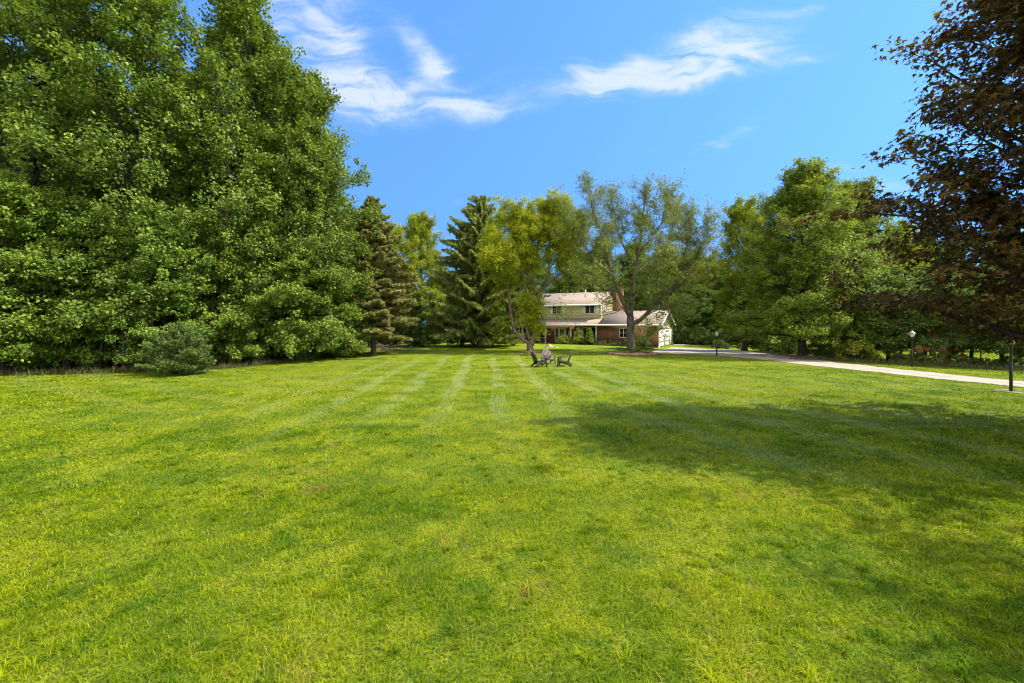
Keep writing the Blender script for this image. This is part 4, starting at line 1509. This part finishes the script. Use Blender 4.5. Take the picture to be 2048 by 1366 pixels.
p = Geo(); p.box(a + .14, b - .14, y - .035, y - .03, 1.0, 2.06); p.build('door_pane', M['curtain'], dr)
p = Geo(); p.tube([(a + .09, y - .06, 1.05), (a + .09, y - .11, 1.05)], .035, 8); p.build('handle', M['black_metal'], dr)
# vents on the roof
g = Geo(); g.tube([(-11, 6.0, RZ - .6), (-11, 6.0, RZ + .55)], .06, 8)
hpart(g, 'vent_pipe', 'trim')

hm = Matrix.Translation((HX, HY, HZ)) @ Matrix.Rotation(R(-30), 4, 'Z')


def hw_(lx, ly):
    v = hm @ Vector((lx, ly, 0))
    return v.x, v.y


# shrubs along the house front
t_box = meshes(shrub(36, .95, 1.35, 95, .20, 30, .085), 'bark_dark', 'leaf_bright', 's')
FS = 'foundation shrubs'
for (px, lx, ly, s, c, lab) in [(585, -15.2, -.75, .85, (1.35, 1.4, 1), 'round yellow-green shrub under the left ground-floor window'),
                                (820, -11.25, -.85, .95, (1.3, 1.4, 1), 'large round yellow-green shrub right of the front door'),
                                (990, -9.2, -.85, .90, (1.15, 1.3, 1), 'round green shrub under the right ground-floor window')]:
    x, y = hw_(lx, ly)
    plant(t_box, 'round_shrub', lab, 'shrub', x, y, lx, s, FS, c, crown_name='foliage')
t_cone = meshes(shrub(37, .85, 2.3, 120, .22, 30, .09, pointy=.75), 'bark_dark', 'leaf_bright', 's')
x, y = hw_(-7.9, -.9)
plant(t_cone, 'conical_shrub', 'upright pointed green shrub at the right end of the porch', 'shrub', x, y, 0, .95, FS, (1.0, 1.2, 1), crown_name='foliage')
x, y = hw_(-1.5, -.9)
plant(t_shrub, 'dark_shrub', 'dark green shrub by the garage corner behind the hostas', 'shrub', x, y, 0, .78, FS, (1.1, 1.15, 1), crown_name='foliage')
x, y = hw_(-3.0, -.9)
plant(t_shrub, 'dark_shrub', 'loose shrub at the brick garage wall just right of the sparse tree trunk', 'shrub', x, y, 2, .70, FS, (1.9, 1.7, 1.6), crown_name='foliage')
t_jun = meshes(shrub(38, 1.0, .75, 60, .22, 30, .08), 'bark_dark', 'needle_blue', 's')
for i, (lx, s, lab) in enumerate([(-6.6, .8, 'low grey juniper at the brick wall beside the pointed shrub'), (-5.6, .9, 'low grey juniper at the middle of the brick wall'), (-4.5, .85, 'low grey juniper at the brick wall left of the sparse tree trunk')]):
    x, y = hw_(lx, -.8)
    plant(t_jun, 'juniper', lab, 'shrub', x, y, i, s, FS, (1.7, 1.25, 1.5), crown_name='foliage')
x, y = hw_(-18.4, -.8)
plant(t_shrub, 'dark_shrub', 'dark shrub at the left end of the house behind the leaning limb', 'shrub', x, y, 0, .6, FS, (1, 1, 1), crown_name='foliage')
# soil strip along the front
p1 = [hw_(-19.6, -.45), hw_(-7.3, -.45), hw_(-7.2, -.02), hw_(0, -.02), hw_(0, -1.25), hw_(-6, -1.6), hw_(-10, -1.75), hw_(-15, -1.6), hw_(-19.6, -1.5)]
sheet('planting_bed', p1, M['soil'], .018, 'dark soil bed along the front of the house')

# hanging baskets
for (lx, lab) in ((-13.85, 'green hanging basket left of the front door'), (-11.15, 'green hanging basket right of the front door')):
    x, y = hw_(lx, .35)
    root = thing('hanging_basket', lab, 'plant basket', (x, y, 1.62), 0, 'porch hanging baskets')
    g = Geo(); g.lathe([(.04, -.02), (.13, .02), (.19, .12), (.20, .17)], 12); g.build('basket', M['basket'], root, True)
    g = Geo()
    for k in range(3):
        q = k * 2.094
        g.tube([(.19 * math.cos(q), .19 * math.sin(q), .16), (0, 0, .62)], .006, 4)
    g.tube([(0, 0, .60), (0, 0, .78)], .006, 4)
    g.build('hanger', M['black_metal'], root)
    g = Geo(); rg = np.random.default_rng(int(-lx * 10))
    cl = rg.normal(0, .12, (16, 3)); cl[:, 2] = .2 + rg.normal(0, .09, 16)
    foliage(g, rg, cl, np.array([0, 0, .1]), 26, .13, .8, .08)
    g.build('foliage', M['leaf_green'], root)

# ------------------------------------------------------------------ mulch beds, hostas, boulder
def bed(cx, cy, rx, ry, label, h, seed):
    rg = np.random.default_rng(seed)
    z = float(gz(cx, cy))
    root = thing('mulch_bed', label, 'flower bed', (cx, cy, z))
    n = 64
    g = Geo()
    a = np.arange(n) * 2 * math.pi / n
    v = [(0, 0, h)]
    f = []
    rr = [.35, .65, .9, 1.0]
    hh = [h * .95, h * .75, h * .5, -.05]
    for r, q in zip(rr, hh):
        for k in range(n):
            v.append((rx * r * math.cos(a[k]), ry * r * math.sin(a[k]), q + (rg.normal(0, .012) if q > 0 else 0)))
    for k in range(n):
        f.append((0, 1 + k, 1 + (k + 1) % n))
        for i in range(3):
            f.append((1 + i * n + k, 1 + (i + 1) * n + k, 1 + (i + 1) * n + (k + 1) % n, 1 + i * n + (k + 1) % n))
    g.add(np.array(v), f)
    g.build('mulch', M['mulch'], root, True)
    g = Geo()
    per = int(2 * math.pi * (rx + ry) / 2 / .23)
    for k in range(per):
        q = k * 2 * math.pi / per
        Mx = Matrix.Translation((rx * 1.0 * math.cos(q), ry * 1.0 * math.sin(q), rg.normal(.03, .012))) @ Matrix.Rotation(math.atan2(ry * math.cos(q), -rx * math.sin(q)) + rg.normal(0, .08), 4, 'Z') @ Matrix.Rotation(rg.normal(0, .08), 4, 'X')
        g.box(-.10, .10, -.055, .055, -.08, .075, Mx)
    g.build('brick_edging', M['edging'], root)
    return root


bed(bed_a[0], bed_a[1], bed_a[2] - .05, bed_a[3] - .05, 'small ring of mulch with brick edging round the forked yellow-green tree', .08, 1)
bed(bed_b[0], bed_b[1] + .3, bed_b[2] - .05, bed_b[3] - .05, 'large oval mulch bed with brick edging round the sparse tree', .20, 2)


def hosta(seed, r, h):
    rg = np.random.default_rng(seed)
    g = Geo()
    n = 46
    a = rg.uniform(0, 6.28, n)
    k = rg.uniform(.3, 1, n)
    c = np.stack([np.cos(a) * r * k * .7, np.sin(a) * r * k * .7, h * (1.0 - .55 * k) + rg.normal(0, .02, n)], 1)
    ax = np.stack([np.cos(a), np.sin(a), .5 - 1.0 * k], 1)
    nr = np.stack([np.cos(a) * .4, np.sin(a) * .4, np.ones(n)], 1) + rg.normal(0, .15, (n, 3))
    g.leaves(c, ax, nr, r * .75, r * .42, .12, rg.random(n))
    for i in range(n):
        if i % 3 == 0:
            g.tube([(0, 0, 0), tuple(c[i] * np.array([.5, .5, .8])), tuple(c[i])], .008, 3, cap=False)
    me = g.mesh('hosta'); me.materials.append(M['hosta'])
    return me


hm1, hm2 = hosta(1, .5, .42), hosta(2, .42, .36)
for i, (px, py, s) in enumerate([(1238, 706.5, .8), (1250, 706, .8), (1262, 706.8, .75), (1276, 705.5, 1.05), (1286, 706, 1.1), (1296, 706.5, 1.0), (1303, 707, .8), (1270, 706.5, .75)]):
    o = link('hosta', (hm1, hm2)[i % 2])
    x, y = AX(px, 37.9 - (i % 3) * .5), 37.9 - (i % 3) * .5
    o.location = (x, y, float(gz(x, y)) + .17)
    o.rotation_euler = (0, 0, i * 1.3); o.scale = (s * 1.25, s * 1.25, s * 1.25)
    o['label'] = 'leafy hosta clump growing in the large mulch bed by the sparse tree'; o['category'] = 'plant'; o['group'] = 'hostas in the large bed'
    o.color = ((.9, 1.1, .9, 1), (1.4, 1.35, 1, 1))[i >= 3]


def boulder(label, x, y, sx, sy, sz, seed):
    rg = np.random.default_rng(seed)
    import bmesh
    bm = bmesh.new()
    bmesh.ops.create_icosphere(bm, subdivisions=3, radius=1)
    ph = rg.uniform(0, 6, 6)
    for v in bm.verts:
        c = v.co
        k = 1 + .16 * math.sin(2.1 * c.x + ph[0]) * math.sin(2.5 * c.y + ph[1]) + .10 * math.sin(4 * c.z + ph[2] + 3 * c.x) + .05 * math.sin(7 * c.y + ph[3])
        v.co = Vector((c.x * sx * k * (1.0 - .25 * c.z), c.y * sy * k, max(-.3, c.z) * sz * k * (1 - .35 * c.x)))
    me = bpy.data.meshes.new('boulder'); bm.to_mesh(me); bm.free()
    me.materials.append(M['rock'])
    o = link('boulder', me)
    o.location = (x, y, float(gz(x, y)))
    o.rotation_euler = (0, 0, .2)
    o['label'] = label; o['category'] = 'boulder'
    return o


x, y = G(1098, 694.8)
boulder('pale wedge-shaped boulder on the grass before the porch', x, y, .5, .4, .36, 3)
x, y = G(1110, 695.2)
boulder('low flat pale stone beside the wedge-shaped boulder', x, y, .35, .3, .14, 4)


# ------------------------------------------------------------------ adirondack chairs
def chair(label, x, y, face, mat, sc=.95):
    """face: heading (radians) the sitter looks towards"""
    root = thing('adirondack_chair', label, 'chair', (x, y, float(gz(x, y))), face + math.pi / 2, 'adirondack chairs on the lawn', sc)
    m = M[mat]
    # local: the sitter looks along -Y
    g = Geo()
    for k in range(6):
        t = k / 5
        yy, zz = -.28 + .50 * t, .37 - .15 * t
        Mx = Matrix.Translation((0, yy, zz)) @ Matrix.Rotation(R(-17), 4, 'X')
        g.box(-.27, .27, -.042, .042, -.011, .011, Mx)
    g.box(-.27, .27, -.345, -.322, .25, .37)
    g.build('seat', m, root)
    g = Geo()
    base, topz = np.array([.20, .20]), None
    for k in range(7):
        s = k - 3
        w = .075
        Hh = .80 - .022 * s * s
        x0, x1 = s * .078, s * .098
        a = Vector((x0, .20, .20)); d = Vector((x1 - x0, .38 * Hh, .93 * Hh)); 
        b = a + d
        g.bar(a, b, w, .02, up=(0, -.93, .38))
        # rounded tip
        nrm = Vector((0, -.93, .38)).normalized()
        ring = [b + Vector((math.cos(q) * w / 2, math.sin(q) * w * .5 * .38, math.sin(q) * w * .5 * .93)) for q in np.linspace(0, math.pi, 7)]
        vv = [tuple(r + nrm * .01) for r in ring] + [tuple(r - nrm * .01) for r in ring]
        n = len(ring)
        g.add(vv, [tuple(range(n)), tuple(range(2 * n - 1, n - 1, -1))] + [(i, i + n, i + n + 1, i + 1) for i in range(n - 1)])
    g.bar((-.30, .315, .46), (.30, .315, .46), .022, .07, up=(0, -.38, .93))
    g.bar((-.28, .44, .76), (.28, .44, .76), .022, .05, up=(0, -.38, .93))
    g.build('backrest', m, root)
    for s in (-1, 1):
        g = Geo()
        v = [(-.055, -.42), (.055, -.42), (.07, -.3), (.065, .05), (.04, .36), (-.04, .36), (-.055, .05), (-.07, -.3)]
        n = len(v)
        V = [(s * .335 + p[0] * 1.05, p[1], .56) for p in v] + [(s * .335 + p[0] * 1.05, p[1], .582) for p in v]
        g.add(V, [tuple(range(n - 1, -1, -1)), tuple(range(n, 2 * n))] + [(i, (i + 1) % n, n + (i + 1) % n, n + i) for i in range(n)])
        g.build('arm', m, root)
        g = Geo()
        g.bar((s * .305, -.36, 0), (s * .305, -.30, .56), .03, .09, up=(0, 1, 0))
        g.bar((s * .325, -.29, .42), (s * .325, -.29, .56), .03, .05, up=(0, 1, 0))
        g.build('leg', m, root)
        g = Geo()
        g.bar((s * .285, -.33, .335), (s * .285, .24, .165), .028, .10, up=(0, 0, 1))
        g.bar((s * .285, .16, .30), (s * .285, .44, 0), .03, .085, up=(0, 1, 0))
        g.build('leg', m, root)
    return root


x, y = AX(1079, 26.7), 26.7
chair('dark wooden lawn chair at the left of the three, facing right', x, y, math.atan2(.40, .92), 'chair_dark')
x, y = AX(1097.5, 28.5), 28.5
chair('weathered grey wooden lawn chair in the middle, facing the camera', x, y, math.atan2(-.95, .32), 'chair_grey')
x, y = AX(1128.5, 26.9), 26.9
chair('dark wooden lawn chair on the right, seat turned left', x, y, math.atan2(.30, -.95), 'chair_dark')


# ------------------------------------------------------------------ lamp posts
def lamp(label, px, d, h, ring=False):
    x, y = AX(px, d), d
    z0 = float(gz(x, y))
    root = thing('lamp_post', label, 'lamp post', (x, y, z0), .3, 'lamp posts along the driveway')
    hb = h - .46
    g = Geo()
    g.lathe([(.048, -.1), (.048, .9), (.042, .92), (.042, hb - .06), (.058, hb - .05), (.058, hb - .01), (.035, hb), (.035, hb + .02)], 12)
    g.build('post', M['black_metal'], root)
    g = Geo()
    g.lathe([(.07, hb + .02), (.085, hb + .035), (.085, hb + .05)], 6)
    for k in range(6):
        a = k * math.pi / 3
        g.bar((.082 * math.cos(a), .082 * math.sin(a), hb + .04), (.15 * math.cos(a), .15 * math.sin(a), hb + .245), .012, .012)
    g.lathe([(.155, hb + .24), (.165, hb + .25), (.165, hb + .262)], 6)
    ln = g.build('lantern', M['black_metal'], root)
    g = Geo()
    g.lathe([(.078, hb + .05), (.142, hb + .24)], 6)
    g.build('lantern_glass', M['lantern_glass'], ln)
    g = Geo()
    g.lathe([(.185, hb + .262), (.18, hb + .28), (.115, hb + .325), (.105, hb + .335), (.115, hb + .345), (.05, hb + .40), (.018, hb + .415), (.03, hb + .435), (.005, hb + .47)], 12)
    g.build('lantern_cap', M['copper'], ln)
    if ring:
        sheet('bare_patch', [(x + .42 * math.cos(q), y + .42 * math.sin(q)) for q in np.linspace(0, 6.0, 16)], M['sand'], .014, 'pale bare earth ring round the foot of the nearest lamp post')


lamp('black lamp post with a pale lantern on the lawn where the drive bends, farthest away', 1433.5, 35.6, 1.95)
lamp('black lamp post with a pale lantern on the grass beyond the gravel drive', 1824, 26.2, 2.14)
lamp('nearest black lamp post, beneath the low copper maple boughs at the right edge', 2022, 16.85, 2.15, True)

# ------------------------------------------------------------------ small things in the woods
rg = np.random.default_rng(8)
x, y = G(772, 701.5)
root = thing('brush_pile', 'tangled pile of dead grey branches behind the brown spruce', 'brush pile', (x, y, float(gz(x, y))))
g = Geo()
for k in range(70):
    c = np.array([rg.normal(0, 1.2), rg.normal(0, .6), abs(rg.normal(.25, .22))])
    d = unit(rg.normal(0, 1, (1, 3)) * np.array([1, .6, .25]))[0]
    L = rg.uniform(.6, 1.6)
    p = path(c - d * L / 2, d, L, 4, rg, 0, .12)
    p[:, 2] = np.maximum(p[:, 2], .02)
    g.tube(p, np.linspace(rg.uniform(.02, .045), .008, 5), 5)
g.build('branches', M['stick'], root)

# red machine glimpsed between the thicket trunks
x, y = G(1853, 720)
x += 3.6; y += 4.4
root = thing('garden_tractor', 'small red machine half hidden between the dark trunks of the thicket', 'garden tractor', (x, y, float(gz(x, y))), .4)
g = Geo()
g.lathe([(.32, .30), (.36, .36), (.36, .78), (.30, .86), (.10, .90)], 4, (-.45, 0, 0), R(45))
g.box(-.2, .75, -.28, .28, .34, .50); g.box(.25, .95, -.34, .34, .50, .72)
g.build('body', M['red'], root)
g = Geo(); g.box(.35, .8, -.22, .22, .74, .82); g.box(.72, .82, -.22, .22, .82, 1.15); g.build('seat', M['black_metal'], root)
g = Geo(); g.tube([(0, 0, .6), (.12, 0, 1.0)], .02, 6); g.lathe([(.16, 1.0), (.18, 1.01), (.16, 1.03)], 14, (.12, 0, 0)); g.build('steering_wheel', M['black_metal'], root)
for (wx, wy, r) in ((-.5, .36, .2), (-.5, -.36, .2), (.6, .42, .30), (.6, -.42, .30)):
    g = Geo(); g.tube([(wx, wy - .07, r), (wx, wy + .07, r)], r, 14); g.build('wheel', M['black_metal'], root)

# wire fence behind the thicket
root = thing('wire_fence', 'old wire fence on thin posts between the thicket trunks and the bright field', 'fence', (0, 0, 0))
fp = [(31.5, 27.5), (30.3, 29.4), (29.1, 31.3), (27.9, 33.2), (26.7, 35.1)]
for (px_, py_) in fp:
    g = Geo(); z = float(gz(px_, py_)); g.tube([(px_, py_, z - .1), (px_, py_, z + 1.15)], .045, 6); g.build('post', M['wood_post'], root)
g = Geo()
for hz in (.25, .5, .75, 1.0):
    g.tube([(a, b, float(gz(a, b)) + hz) for a, b in fp], .006, 4)
g.build('wire', M['wood_post'], root)
